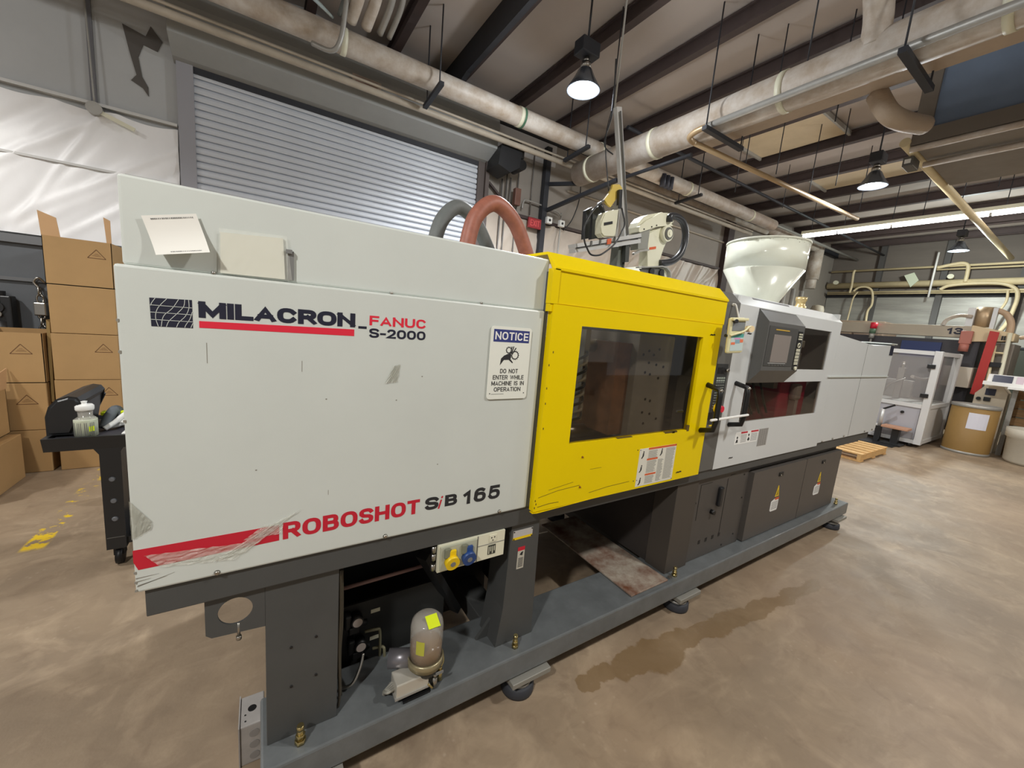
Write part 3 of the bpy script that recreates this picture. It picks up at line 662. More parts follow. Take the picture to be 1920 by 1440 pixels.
# control column between gate and white cover
bm = B(); prism(bm, [(0, .85), (0, 1.815), (.055, 1.87), (.5, 1.875), (.5, .85)], 2.338, 2.51, 'x'); CC = obj('control_column', bm, PANELG, MA)
bm = B(); plate(bm, 2.378, 2.49, 1.13, 1.475, 0, .0015); kp = obj('key_panel', bm, mat('panel_dark', (52, 54, 54), .4), CC)
bm = B(); box(bm, 2.39, 2.425, -.003, -.0015, 1.42, 1.455); box(bm, 2.43, 2.455, -.003, -.0015, 1.42, 1.455); obj('rocker_switch', bm, BLACK, kp)
bm = B(); cyl(bm, (2.472, -.0015, 1.44), (2.472, -.018, 1.44), .010, 16); obj('key_switch', bm, STEEL, kp)
bm = B()
for k in range(13):
    z = 1.40 - k * .0145
    for j in range(4): box(bm, 2.392 + j * .022, 2.41 + j * .022, -.0022, -.0015, z - (.009 if k < 2 else .003), z)
obj('key_label', bm, mat('pale_keys', (150, 160, 150), .5), kp)
bm = B(); cyl(bm, (2.43, -.0015, 1.225), (2.43, -.006, 1.225), .026, 24); es = obj('stop_ring', bm, YPLUG, CC)
bm = B(); cyl(bm, (2.43, -.006, 1.225), (2.43, -.022, 1.225), .012, 16); cyl(bm, (2.43, -.022, 1.225), (2.43, -.042, 1.225), .020, 24, .018); obj('stop_button', bm, REDF, es)
bm = B(); plate(bm, 2.395, 2.468, 1.118, 1.126, 0, .001); obj('yellow_label', bm, YPLUG, CC)
bm = B(); box(bm, 2.36, 2.40, -.004, 0, 1.16, 1.2); obj('dial', bm, BLACK, CC)

# injection unit cover (white) with two windows
bm = B()
for x0, x1, z0, z1 in ((2.511, 2.712, .845, 1.80), (3.805, 3.966, .845, 1.80), (2.712, 3.805, .845, 1.12), (2.712, 3.805, 1.366, 1.452), (2.712, 3.805, 1.735, 1.80), (2.712, 3.19, 1.452, 1.735)):
    box(bm, x0, x1, 0, .02, z0, z1)
prism(bm, [(0, 1.80), (0, 1.812), (.06, 1.872), (D, 1.872), (D, 1.86), (.07, 1.86), (.02, 1.80)], 2.511, 3.966, 'x')
box(bm, 3.93, 3.966, .02, D, .85, 1.872); box(bm, 2.511, 2.53, .02, D, .85, 1.86)
bmesh.ops.remove_doubles(bm, verts=bm.verts[:], dist=1e-5)
IC = obj('injection_cover', bm, WHITE2, MA)
bm = B(); box(bm, 2.712, 3.805, .006, .01, 1.12, 1.366); obj('window', bm, GLASSD, IC)
bm = B(); box(bm, 3.19, 3.805, .006, .01, 1.452, 1.735); obj('window', bm, GLASSD, IC)
h2 = handle(2.60, 1.115, 2.60, 0, IC)
bm = B(); cyl(bm, (2.601, -.073, 1.352), (2.601, -.083, 1.342), .010, 12); obj('handle_cap', bm, STEEL, h2)
for x, z in ((2.655, 1.655), (2.69, .897)):
    bm = B(); ribbon(bm, [(x - .022, z), (x - .01, z + .003), (x + .004, z), (x + .022, z + .002)], .006, -.002); obj('lock_slot', bm, BLACK, IC)
# barrel etc behind the windows
bm = B(); box(bm, 2.6, 3.9, .9, .92, .9, 1.60); box(bm, 2.6, 3.9, .1, .9, .87, .89); obj('inner_lining', bm, DARKIN, MA)
bm = B(); cyl(bm, (2.6, .5, 1.3), (3.5, .5, 1.3), .09, 24); obj('heating_barrel', bm, STEEL, MA)
bm = B(); box(bm, 3.36, 3.78, .08, .8, 1.02, 1.36, .01); obj('red_cover', bm, mat('dark_red_cover', (178, 36, 74), .5), MA)
bm = B(); box(bm, 3.50, 3.60, .03, .08, 1.22, 1.34, .02); box(bm, 3.53, 3.58, .04, .08, 1.0, 1.25); obj('bracket', bm, mat('bracket_grey', (170, 160, 156), .5), MA)
bm = B(); box(bm, 3.25, 3.62, .08, .6, 1.60, 1.655, .01); box(bm, 3.3, 3.36, .1, .4, 1.3, 1.6); box(bm, 3.42, 3.52, .12, .4, 1.3, 1.6); box(bm, 3.6, 3.64, .1, .3, 1.3, 1.56); obj('carriage', bm, GALV, MA)
for k in range(4):
    bm = B(); tube(bm, [(2.76 + k * .1, .08, 1.36), (2.80 + k * .1, .06, 1.24), (2.92 + k * .1, .08, 1.14)], .008, 8); obj('cable', bm, HOSEK if k else GALV, MA)
# stickers
def sticker(x0, x1, z0, z1, y, parent, name='warning_label', m=None):
    bm = B(); plate(bm, x0, x1, z0, z1, y); return obj(name, bm, m or PAPER, parent)
st = sticker(2.703, 2.977, .978, 1.056, 0, IC)
bm = B(); plate(bm, 2.765, 2.842, 1.045, 1.056, -.0012, .0004); plate(bm, 2.885, 2.977, 1.045, 1.056, -.0012, .0004); obj('orange_bar', bm, RED, st)
bm = B()
for x0, x1 in ((2.77, 2.838), (2.89, 2.97)):
    for k in range(9): plate(bm, x0, x1, 1.036 - k * .006, 1.038 - k * .006, -.0012, .0004)
obj('printed_lines', bm, INK, st)
bm = B(); prism(bm, [(2.715, .99), (2.74, .99), (2.735, 1.01), (2.722, 1.01)], -.0018, -.0012, 'y'); cyl(bm, (2.728, -.0012, 1.022), (2.728, -.0018, 1.022), .008, 10); prism(bm, [(2.85, 1.0), (2.865, .99), (2.88, 1.0), (2.865, 1.018)], -.0018, -.0012, 'y'); cyl(bm, (2.863, -.0012, 1.03), (2.863, -.0018, 1.03), .008, 10); obj('pictogram', bm, INKD, st)
st = sticker(2.99, 3.11, .94, 1.058, 0, IC, 'grey_label', mat('label_grey', (158, 154, 148), .6))
bm = B()
for k in range(16):
    for j in range(4): plate(bm, 2.995 + j * .028, 3.012 + j * .028 + random.random() * .006, 1.05 - k * .007, 1.053 - k * .007, -.0012, .0004)
obj('printed_lines', bm, INK, st)

# operator console
bm = B(); prism(bm, [(.0, 1.80), (.055, 1.868), (-.066, 1.735), (-.066, 1.445), (.0, 1.365)][1:2] + [(-.066, 1.735), (-.066, 1.45), (-.002, 1.365), (-.002, 1.80)], 2.72, 3.19, 'x')
CO = obj('operator_console', bm, PANELG2, MA)
bm = B(); box(bm, 2.735, 3.10, -.0685, -.066, 1.478, 1.712); sc_ = obj('bezel', bm, mat('bezel', (74, 74, 72), .4), CO)
bm = B(); box(bm, 2.80, 3.015, -.0705, -.0685, 1.50, 1.665); obj('screen', bm, mat('screen_glass', (146, 138, 132), .12, spec=.7), sc_)
bm = B(); box(bm, 2.78, 3.0, -.0705, -.0685, 1.493, 1.4965); obj('screen_ledge', bm, ALU, sc_)
bm = B(); box(bm, 2.81, 2.98, -.0705, -.0685, 1.690, 1.697); obj('yellow_label', bm, mat('label_gold', (196, 160, 60), .5), sc_)
bm = B()
for k in range(6): box(bm, 2.79 + k * .036, 2.81 + k * .036, -.0705, -.0685, 1.481, 1.487)
obj('soft_key', bm, PANELG, sc_)
bm = B(); box(bm, 3.108, 3.17, -.0685, -.066, 1.46, 1.70); ks = obj('key_strip', bm, BLACK, CO)
bm = B()
for k in range(5):
    for j in range(3):
        for i in range(2): box(bm, 3.116 + j * .017, 3.130 + j * .017, -.0715, -.0685, 1.575 - k * .021 + i * .009, 1.582 - k * .021 + i * .009)
for k in range(3):
    for j in range(3): box(bm, 3.118 + j * .017, 3.128 + j * .017, -.0715, -.0685, 1.648 + k * .015, 1.657 + k * .015)
obj('keys', bm, CREAM, ks)
bm = B(); tube(bm, [(3.139 + .014 * math.cos(a), -.0705, 1.613 + .014 * math.sin(a)) for a in [2 * PI * i / 12 for i in range(13)]], .003, 6, 1); cyl(bm, (3.14, -.0685, 1.468), (3.14, -.078, 1.468), .012, 14); obj('jog_dial', bm, CREAM, ks)

# end cover (white, right), seams, latch strip
bm = B(); prism(bm, [(3.967, .868), (5.285, .868), (5.30, 1.70), (5.24, 1.712), (5.20, 1.69), (4.75, 1.672), (3.967, 1.722)], .0, 1.1, 'y')
EC = obj('end_cover', bm, WHITE2, MA)
bm = B(); box(bm, 3.90, 5.29, -.011, .0, 1.396, 1.4045); box(bm, 5.16, 5.33, -.012, .2, 1.702, 1.712); obj('ledge', bm, WHITE, EC)
bm = B(); box(bm, 4.60, 4.603, -.0012, 0, .87, 1.68); obj('seam', bm, INK, EC)
for x, z in ((4.05, .875), (4.26, .88), (4.5, .882), (5.0, .885), (5.2, .885)): screw(EC, x, z, 0, .010)
bm = B()
for k in range(3): box(bm, 5.20 + k * .03, 5.215 + k * .03, -.006, 0, 1.60, 1.69)
obj('vent_slots', bm, NAVY, EC)

# lower cabinets
bm = B(); box(bm, 2.25, 4.60, .06, 1.15, .226, .785); CB = obj('cabinet_body', bm, mat('cabinet_side', (60, 55, 52), .5, var=.15), MA)
bm = B(); box(bm, 2.447, 3.055, .045, .06, .226, .787, .002); box(bm, 3.055, 3.09, .055, .06, .226, .787); SD = obj('service_panel', bm, mat('panel_warm_grey', (78, 74, 70), .5, var=.08), MA)
bm = B()
box(bm, 2.50, 2.503, .0435, .045, .50, .73); box(bm, 2.50, 2.62, .0435, .045, .73, .732); box(bm, 2.80, 2.803, .0435, .045, .35, .73); 
for x, z in ((2.47, .62), (3.02, .56), (3.0, .73), (2.86, .25), (2.99, .3)): cyl(bm, (x, .045, z), (x, .042, z), .006, 8)
box(bm, 2.83, 2.88, .0435, .045, .745, .751)
obj('slots', bm, BLACK, SD)
for k in range(4):
    bm = B(); box(bm, 2.57 + k * .075, 2.592 + k * .075, .0435, .045, .325, .35); obj('vent_slot', bm, BLACK, SD)
bm = B(); box(bm, 2.70, 2.735, .02, .045, .56, .69, .008); hd = obj('latch_handle', bm, BLACKP, SD)
bm = B(); cyl(bm, (2.66, .045, .53), (2.66, .02, .53), .015, 14); obj('lock', bm, BLACK, SD)
def cab(x0, x1, lx, lz, tx):
    bm = B(); prism(bm, [(x0, .232), (x1, .232), (x1, .735), (x0, .735)], .02, .06, 'y'); d = obj('cabinet_door', bm, mat('door_warm_grey', (86, 81, 76), .48, var=.05), MA)
    bm = B(); box(bm, lx - .035, lx + .03, .015, .02, lz - .014, lz + .014, .002); l_ = obj('latch', bm, BLACK, d)
    bm = B(); cyl(bm, (lx - .018, .015, lz - .005), (lx - .018, .008, lz - .005), .006, 10); obj('key_slot', bm, STEEL, l_)
    bm = B(); prism(bm, [(tx - .03, .497), (tx + .03, .497), (tx + .004, .582), (tx - .002, .582)], .0188, .02, 'y'); tr = obj('warning_triangle', bm, YPLUG, d)
    bm = B(); prism(bm, [(tx - .013, .505), (tx - .005, .505), (tx + .003, .55)], .018, .0188, 'y'); prism(bm, [(tx + .006, .505), (tx + .012, .505), (tx + .006, .545)], .018, .0188, 'y'); obj('bolt_symbol', bm, INKD, tr)
    bm = B(); prism(bm, [(tx - .075, .395), (tx - .06, .385), (tx + .03, .385), (tx + .038, .395), (tx + .038, .48), (tx - .03, .48), (tx - .075, .465)], .0188, .02, 'y'); wl = obj('warning_label', bm, PAPER, d)
    bm = B(); prism(bm, [(tx - .022, .47), (tx + .038, .47), (tx + .038, .488), (tx - .022, .488)], .0183, .0188, 'y'); obj('orange_bar', bm, ORANGE, wl)
    bm = B()
    for k in range(7): box(bm, tx - .06, tx + .028, .0183, .0188, .455 - k * .009, .458 - k * .009)
    obj('printed_lines', bm, INK, wl)
cab(3.085, 3.905, 3.49, .672, 3.49); cab(3.915, 4.62, 4.25, .672, 4.235)
bm = B(); box(bm, 4.6, 4.95, .2, .9, .6, .786); obj('end_bracket', bm, DGREY, MA)

# outlet panel, stickers under the beam
bm = B(); box(bm, .797, 1.079, .006, .02, .680, .7865); OP = obj('outlet_panel', bm, CREAM, MA)
bm = B(); box(bm, .956, .9585, .004, .006, .68, .7865); box(bm, .9585, 1.079, .0045, .006, .742, .7435); obj('seam', bm, INK, OP)
bm = B(); box(bm, .803, .951, -.002, .006, .688, .782, .002); of = obj('socket_plate', bm, mat('socket_grey', (178, 180, 160), .4), OP)
for x, m_ in ((.846, YPLUG), (.914, BLUE)):
    bm = B(); cyl(bm, (x, -.002, .722), (x, -.022, .718), .027, 24); box(bm, x - .012, x + .016, -.012, -.002, .735, .765, .002); cpo = obj('socket_cap', bm, m_, OP, label=('yellow' if m_ is YPLUG else 'blue') + ' flip cap of the socket')
    bm = B(); cyl(bm, (x, -.022, .718), (x, -.0235, .7178), .010, 16); obj('cap_label', bm, INK, cpo)
    bm = B(); box(bm, x - .030, x - .006, -.012, -.002, .738, .776, .004); obj('hinge', bm, mat('socket_hinge', (120, 122, 104), .5), cpo)
bm = B(); box(bm, 1.008, 1.04, .003, .006, .75, .779, .001); ou = obj('outlet', bm, CREAM, OP)
bm = B()
for x, z in ((1.017, .768), (1.030, .769), (1.023, .757)): cyl(bm, (x, .003, z), (x, .0022, z), .0028, 8)
obj('outlet_holes', bm, BLACK, ou)
bm = B(); box(bm, 1.005, 1.039, .0045, .006, .697, .736); gl = obj('graphic_label', bm, mat('label_dark_green', (62, 64, 56), .6), OP)
bm = B(); 
for k in range(4): box(bm, 1.008 + k * .008, 1.011 + k * .008, .004, .0045, .70 + (k % 2) * .01, .73)
obj('printed_lines', bm, CREAM, gl)
bm = B()
for z in (.70, .74, .77): cyl(bm, (.785, .02, z - .012), (.785, .02, z + .012), .009, 12)
obj('cable_gland', bm, STEEL, OP)
bm = B(); plate(bm, 1.137, 1.235, .722, .752, .03); np_ = obj('name_plate', bm, ALU, p2)
bm = B(); plate(bm, 1.137, 1.235, .711, .722, .03); obj('yellow_strip', bm, YPLUG, np_)
bm = B()
for x in (1.141, 1.231):
    for z in (.715, .748): cyl(bm, (x, .0288, z), (x, .027, z), .003, 8)
obj('rivets', bm, BLACK, np_)
bm = B(); plate(bm, 1.168, 1.203, .572, .655, .03); wl2 = obj('warning_label', bm, mat('label_aged', (190, 186, 172), .6), p2)
bm = B(); plate(bm, 1.168, 1.203, .655, .672, .03); obj('orange_bar', bm, RED, wl2)
bm = B(); prism(bm, [(1.178, .637), (1.192, .632), (1.196, .65), (1.186, .648)], .0282, .0288, 'y')
for k in range(9): box(bm, 1.173, 1.198, .0282, .0288, .62 - k * .005, .622 - k * .005)
obj('pictogram', bm, INKD, wl2)

# drip tray plate under the gate, chute behind
bm = B(); box(bm, 1.90, 2.205, -.02, .78, .227, .236, .002); DT = obj('drip_tray', bm, mat('tray_rusty', (196, 188, 172), .5, .2, rgb2=(118, 74, 52), vscale=7), MA)
bm = B(); box(bm, 1.28, 2.25, .24, 1.0, .20, .224); 
bm.free()
bm = B(); prism(bm, [(.25, .785), (1.1, .785), (1.1, .30), (.85, .30)], 1.62, 1.64, 'x'); prism(bm, [(.25, .785), (1.1, .785), (1.1, .30), (.85, .30)], 2.2, 2.22, 'x'); box(bm, 1.6, 2.24, 1.09, 1.1, .3, .785); obj('parts_chute', bm, mat('chute_black', (34, 34, 34), .4), MA)

# pneumatic panel behind the left opening
bm = B(); box(bm, .475, .95, .26, .27, .12, .452); PP = obj('pneumatic_panel', bm, mat('panel_black', (40, 41, 40), .5, var=.1), MA)
bm = B(); box(bm, .3, 1.30, .5, .52, .06, .78); box(bm, .3, .32, .17, .5, .06, .78); box(bm, 1.285, 1.30, .17, .5, .23, .78); obj('shade_shroud', bm, mat('shroud_shade_black', (26, 26, 27), .6), MA)  # black panels added behind the opening to darken the cavity under the machine
bm = B(); box(bm, .474, .95, .16, .26, .700, .785); obj('cable_duct', bm, DGREY, MA)
for i, (x, z) in enumerate(((.57, .406), (.585, .292))):
    bm = B(); cyl(bm, (x, .25, z), (x, .212, z), .023, 24); box(bm, x - .03, x + .01, .215, .26, z - .05, z - .02, .004); box(bm, x - .045, x - .02, .22, .26, z - .03, z + .03, .006); rg = obj('regulator', bm, BLACK, PP)
    bm = B(); cyl(bm, (x, .212, z), (x, .2105, z), .018, 24); ga = obj('gauge_face', bm, mat('gauge_white', (190, 178, 170), .4), rg)
    bm = B(); cyl(bm, (x + .01, .26, z - .045), (x + .045, .26, z - .045), .012, 12); obj('fitting', bm, BLACKP, PP)
for (x, z) in ((.648, .398), (.647, .274)):
    bm = B(); box(bm, x - .018, x + .018, .2585, .26, z - .008, z + .008); obj('small_label', bm, CREAM, PP)
bm = B(); tube(bm, [(.60, .22, .35), (.64, .21, .352), (.655, .21, .34), (.658, .21, .25), (.66, .21, .16), (.67, .18, .13)], .006, 8); tube(bm, [(.63, .22, .26), (.668, .21, .262), (.674, .2, .24), (.676, .2, .15), (.69, .16, .25)], .006, 8); obj('air_tube', bm, mat('tube_brown', (112, 108, 84), .35), PP)
bm = B(); cyl(bm, (.48, .3, .506), (.86, .3, .512), .008, 10); obj('copper_pipe', bm, mat('pink_pipe', (166, 132, 126), .5), MA)
bm = B(); beam(bm, (.80, .16, .66), (1.03, .3, .24), .05, .03); obj('brace', bm, mat('brace_black', (32, 33, 34), .5), MA)
bm = B(); tube(bm, [(.476, .05, .76), (.48, .06, .6), (.478, .06, .45), (.482, .05, .3), (.479, .06, .23)], .005, 8); tube(bm, [(.485, .08, .74), (.49, .09, .55), (.487, .1, .4), (.49, .09, .24)], .007, 8); obj('edge_cable', bm, mat('edge_cable', (78, 72, 60), .4), MA)
bm = B(); tube(bm, [(.49, .12, .24), (.53, .1, .255), (.56, .11, .3), (.575, .13, .34)], .006, 8); obj('edge_cable', bm, STEEL, MA)

# levelling bolts and feet
def foot(x, y=.005):
    bm = B(); lathe(bm, [(0, 0), (.072, 0), (.074, .012), (.072, .042), (.064, .048), (0, .048)], (x, y), 28); f = obj('levelling_foot', bm, mat('foot_rubber', (52, 54, 60), .6), MA)
    bm = B(); cyl(bm, (x, y, .046), (x, y, .060), .060, 24); obj('foot_disc', bm, GALV, f)
    bm = B(); box(bm, x - .08, x + .12, y - .078, y + .05, .088, .112, .003); cyl(bm, (x, y, .05), (x, y, .1), .012, 12); obj('foot_wedge', bm, mat('wedge_grey', (150, 148, 140), .5, .3), f)
for x in (.36, 1.215, 2.36, 4.66): foot(x); foot(x, 1.16)
def bolt(x, y=-.005, z=.225, s=1):
    bm = B(); hexnut(bm, x, y, z, z + .016 * s, .0165 * s); cyl(bm, (x, y, z), (x, y, z + .055 * s), .0085 * s, 14); hexnut(bm, x, y, z + .022 * s, z + .034 * s, .014 * s); cyl(bm, (x, y, z + .05 * s), (x, y, z + .064 * s), .012 * s, 14, .010 * s)
    obj('levelling_bolt', bm, ZINC, rf)
bolt(.358); bolt(1.174, s=.9); bolt(2.285, s=.9); bolt(4.66, s=.9)
bm = B(); cyl(bm, (2.235, -.01, .237), (2.235, -.01, .239), .012, 16); obj('washer', bm, STEEL, rf)

# ------------------------------------------------------------------ things on and around the machine
# notice sign
t = thing('notice_sign', 'white safety placard with a blue NOTICE header on the grey side panel', 'sign', (1.02, -.002, 1.46))
pts = []
sx0, sx1, sz0, sz1, rr_ = .940, 1.112, 1.324, 1.586, .012
for cx_, cz_, a0 in ((sx1 - rr_, sz1 - rr_, 0), (sx0 + rr_, sz1 - rr_, 90), (sx0 + rr_, sz0 + rr_, 180), (sx1 - rr_, sz0 + rr_, 270)):
    for k in range(5): a = math.radians(a0 + k * 22.5); pts.append((cx_ + rr_ * math.cos(a), cz_ + rr_ * math.sin(a)))
SY = -.006
bm = B(); prism(bm, pts, SY, -.0035, 'y'); obj('board', bm, mat('sign_white', (232, 234, 224), .4), t)
bm = B(); box(bm, .951, 1.102, SY - .0004, SY, 1.531, 1.575); obj('blue_header', bm, BLUEN, t)
bm = B(); block(bm, 'NOTICE', .957, 1.097, 1.539, 1.567, SY, .0055, .0048, .75, depth=.0009); obj('lettering', bm, PAPER, t)
bm = B()
for s_, z0, z1, x0, x1 in (('DO NOT', 1.419, 1.435, .988, 1.064), ('ENTER WHILE', 1.396, 1.412, .960, 1.092), ('MACHINE IS IN', 1.374, 1.390, .956, 1.095), ('OPERATION', 1.352, 1.368, .968, 1.082)):
    block(bm, s_, x0, x1, z0, z1, SY, .0026, .0024, .7)
box(bm, .958, 1.01, SY - .0004, SY, 1.342, 1.3432); obj('lettering', bm, INKD, t)
bm = B()
def gear(bm, cx_, cz_, r0, r1, n):
    for k in range(24):
        a, b = 2 * PI * k / 24, 2 * PI * (k + 1) / 24
        prism(bm, [(cx_ + r * math.cos(q), cz_ + r * math.sin(q)) for r, q in ((r0, a), (r1, a), (r1, b), (r0, b))], SY - .0005, SY, 'y')
    for k in range(n):
        a = 2 * PI * k / n; prism(bm, [(cx_ + r1 * .95 * math.cos(a - .16), cz_ + r1 * .95 * math.sin(a - .16)), (cx_ + r1 * 1.25 * math.cos(a), cz_ + r1 * 1.25 * math.sin(a)), (cx_ + r1 * .95 * math.cos(a + .16), cz_ + r1 * .95 * math.sin(a + .16))], SY - .0005, SY, 'y')
gear(bm, 1.018, 1.503, .0085, .0115, 10); gear(bm, 1.046, 1.485, .012, .015, 14)
prism(bm, [(.985, 1.448), (.988, 1.472), (1.0, 1.483), (1.022, 1.492), (1.03, 1.486), (1.028, 1.47), (1.04, 1.458), (1.036, 1.456), (1.02, 1.468), (1.0, 1.467)], SY - .0006, SY, 'y')
for p, q in (((1.026, 1.488), (1.030, 1.516)), ((1.030, 1.49), (1.038, 1.517)), ((1.033, 1.488), (1.048, 1.512))): ribbon(bm, [p, q], .004, SY - .0006)
obj('hand_in_gears_symbol', bm, INKD, t)
bm = B()
for x in (.952, 1.098): cyl(bm, (x, SY, 1.345), (x, SY - .001, 1.345), .002, 8)
obj('rivets', bm, INKD, t)

# taped paper with curled corner, and paper in a plastic pouch
t = thing('taped_paper', 'tilted white paper with a curled lower edge stuck near the upper left corner', 'paper', (.11, 0, 1.72))
bm = B(); PY = .010
g = []
for j in range(9):
    row = []
    for i in range(9):
        s, q = i / 8, j / 8
        x = (.049 + .095 * s) * (1 - q) + (.073 + .097 * s) * q; z = (1.763 + .024 * s) * (1 - q) + (1.682 + .020 * s) * q
        row.append(bm.verts.new((x, PY - .004 - .03 * q ** 3 * (.6 + .4 * s), z)))
    g.append(row)
for j in range(8):
    for i in range(8): bm.faces.new((g[j][i], g[j][i + 1], g[j + 1][i + 1], g[j + 1][i])).smooth = True
ob_ = obj('sheet', bm, mat('paper_cream', (232, 230, 222), .7), t)
bm = B()
def onp(a, b):   # a,b in 0..1 paper coordinates -> world x,z and y
    q = 1 - b; return ((.049 + .095 * a) * (1 - q) + (.073 + .097 * a) * q, PY - .0046 - .03 * q ** 3 * (.6 + .4 * a), (1.763 + .024 * a) * (1 - q) + (1.682 + .020 * a) * q)
def quadp(bm, a0, a1, b0, b1):
    vs = [bm.verts.new(onp(a, b)) for a, b in ((a0, b0), (a1, b0), (a1, b1), (a0, b1))]; bm.faces.new(vs)
for a in range(24): quadp(bm, .14 + a * .033, .14 + a * .033 + .012 + random.random() * .014, .895, .93)
for a in range(18): quadp(bm, .28 + a * .033, .28 + a * .033 + .012 + random.random() * .014, .05, .075)
obj('printed_lines', bm, INK, t)
t = thing('paper_pouch', 'blank creased paper in a clear plastic pouch taped above the panel edge', 'pouch', (.26, 0, 1.7))
bm = B(); prism(bm, [(.188, 1.755), (.318, 1.764), (.322, 1.662), (.186, 1.66)], .0085, .0125, 'y'); obj('sheet', bm, mat('pouch_paper', (222, 222, 208), .6), t)
bm = B(); crumple(bm, [(.182, 1.66), (.338, 1.661), (.326, 1.770), (.186, 1.764)], .0085, .0014, 12, 6); obj('clear_pouch', bm, mat('pouch_film', (236, 236, 226), .12, alpha=.22, bump=.25, bscale=30), t)
bm = B(); box(bm, .324, .338, .002, .009, 1.728, 1.738); box(bm, .328, .342, .008, .0125, 1.662, 1.735); obj('tape_tab', bm, INK, t)

# hoses over the cover
bm = B(); tube(bm, [(.95, .62, 1.848), (.952, .62, 1.93), (.99, .63, 2.05), (1.07, .64, 2.125), (1.17, .66, 2.09), (1.27, .68, 1.97), (1.33, .70, 1.885)], .034, 16, 8); tag(obj('coolant_hose', bm, HOSEG), 'grey arched hose rising behind the red one above the cover', 'hose')
bm = B(); tube(bm, [(1.05, .48, 1.848), (1.055, .48, 1.93), (1.09, .48, 2.06), (1.18, .48, 2.135), (1.29, .48, 2.08), (1.37, .48, 1.96), (1.40, .48, 1.885)], .036, 16, 8); tag(obj('coolant_hose', bm, HOSER), 'reddish brown arched hose above the cover, in front of the grey one', 'hose')

# hopper
t = thing('material_hopper', 'large off-white conical material hopper standing on the machine behind the console', 'hopper', (3.9, .6, 1.872))
HC = (3.885, .6)
bm = B(); lathe(bm, [(.302, 2.43), (.300, 2.215)], HC, 48); lathe(bm, [(.300, 2.215), (.12, 1.90), (.12, 1.886)], HC, 48); lathe(bm, [(.296, 2.43), (.29, 2.22), (.11, 1.90)], HC, 48); obj('cone', bm, mat('hopper_paint', (222, 224, 208), .22, var=.04, vscale=4, coat=.4), t)
bm = B(); lathe(bm, [(.302, 2.425), (.308, 2.428), (.308, 2.442), (.296, 2.442), (.296, 2.425)], HC, 48); obj('rim', bm, mat('hopper_rim', (206, 206, 190), .4, var=.1, vscale=20), t)
bm = B()
for k in range(46):
    a = random.uniform(PI * .8, PI * 1.9); z = 2.425 - abs(random.gauss(0, .010)); r = .3035; da = random.uniform(.006, .03); dz = random.uniform(.002, .006)
    vs = [bm.verts.new((HC[0] + r * math.cos(b), HC[1] + r * math.sin(b), zz)) for b, zz in ((a, z), (a + da, z + dz * .5), (a + da, z + dz), (a, z + dz))]; bm.faces.new(vs)
obj('chipped_paint', bm, mat('chip', (98, 92, 80), .8), t)
bm = B(); cyl(bm, (*HC, 1.872), (*HC, 1.885), .17, 32); obj('flange', bm, WHITE, t)
# brass fitting behind the cover
t = thing('pipe_fitting', 'small brass coloured stacked pipe fitting standing on the white cover right of the hopper', 'fitting', (4.35, .62, 1.71))
bm = B(); lathe(bm, [(0, 1.70), (.05, 1.70), (.05, 1.9), (.036, 1.91), (.036, 1.95), (.052, 1.955), (.052, 2.0), (.04, 2.01), (.04, 2.05), (.048, 2.055), (.048, 2.09), (0, 2.09)], (4.75, .62), 18); obj('body', bm, mat('brass_cream', (214, 190, 136), .35, .5), t)

# sprue picker robot
t = thing('picker_robot', 'cream pick-and-place robot arm standing behind the yellow gate top', 'robot', (2.65, .85, 1.88))
bm = B(); box(bm, 2.42, 2.88, .76, .98, 1.882, 1.91); prism(bm, [(2.56, 1.91), (2.87, 1.91), (2.885, 1.95), (2.88, 2.03), (2.85, 2.085), (2.80, 2.106), (2.62, 2.09), (2.56, 2.0)], .765, .98, 'y'); bs_ = obj('base', bm, CREAM, t)
bm = B(); prism(bm, [(2.495, 2.062), (2.60, 2.079), (2.743, 2.106), (2.80, 2.106), (2.85, 2.084), (2.87, 2.04), (2.86, 2.04), (2.84, 2.075), (2.80, 2.096), (2.743, 2.097), (2.5, 2.054)], .735, .765, 'y'); box(bm, 2.56, 2.80, .763, .766, 1.95, 2.08); obj('bracket_plate', bm, GALV, bs_)
bm = B(); prism(bm, [(2.53, 2.055), (2.74, 2.092), (2.80, 2.088), (2.82, 2.03), (2.74, 1.98), (2.6, 2.0)], .760, .764, 'y'); obj('cavity', bm, PANELG, bs_)
for x, z in ((2.655, 2.052), (2.765, 2.058)):
    bm = B(); cyl(bm, (x, .76, z), (x, .745, z), .024, 18); obj('knob', bm, BLACK, bs_)
bm = B(); cyl(bm, (2.885, .86, 2.03), (2.945, .86, 2.03), .045, 20); obj('rubber_cap', bm, BLACK, bs_)
bm = B(); prism(bm, [(2.59, 2.316), (2.725, 2.374), (2.82, 2.40), (2.853, 2.366), (2.844, 2.31), (2.795, 2.285), (2.776, 2.245), (2.775, 2.152), (2.76, 2.108), (2.76, 2.04), (2.635, 2.04), (2.625, 2.206), (2.60, 2.267)], .78, .86, 'y')
bmesh.ops.bevel(bm, geom=[e for e in bm.edges if abs(e.verts[0].co.y - e.verts[1].co.y) < 1e-5 and e.verts[0].co.y < .8], offset=.012, segments=3, affect='EDGES'); obj('lower_arm', bm, CREAM, t)
bm = B(); cyl(bm, (2.775, .785, 2.337), (2.775, .745, 2.337), .058, 28, .054); j_ = obj('joint', bm, CREAM, t)
bm = B(); cyl(bm, (2.775, .745, 2.337), (2.775, .738, 2.337), .043, 24); obj('joint_disc', bm, PANELG, j_)
bm = B(); cyl(bm, (2.775, .738, 2.337), (2.775, .732, 2.337), .028, 20); cyl(bm, (2.775, .732, 2.337), (2.775, .727, 2.337), .012, 16); obj('joint_cap', bm, CREAM, j_)
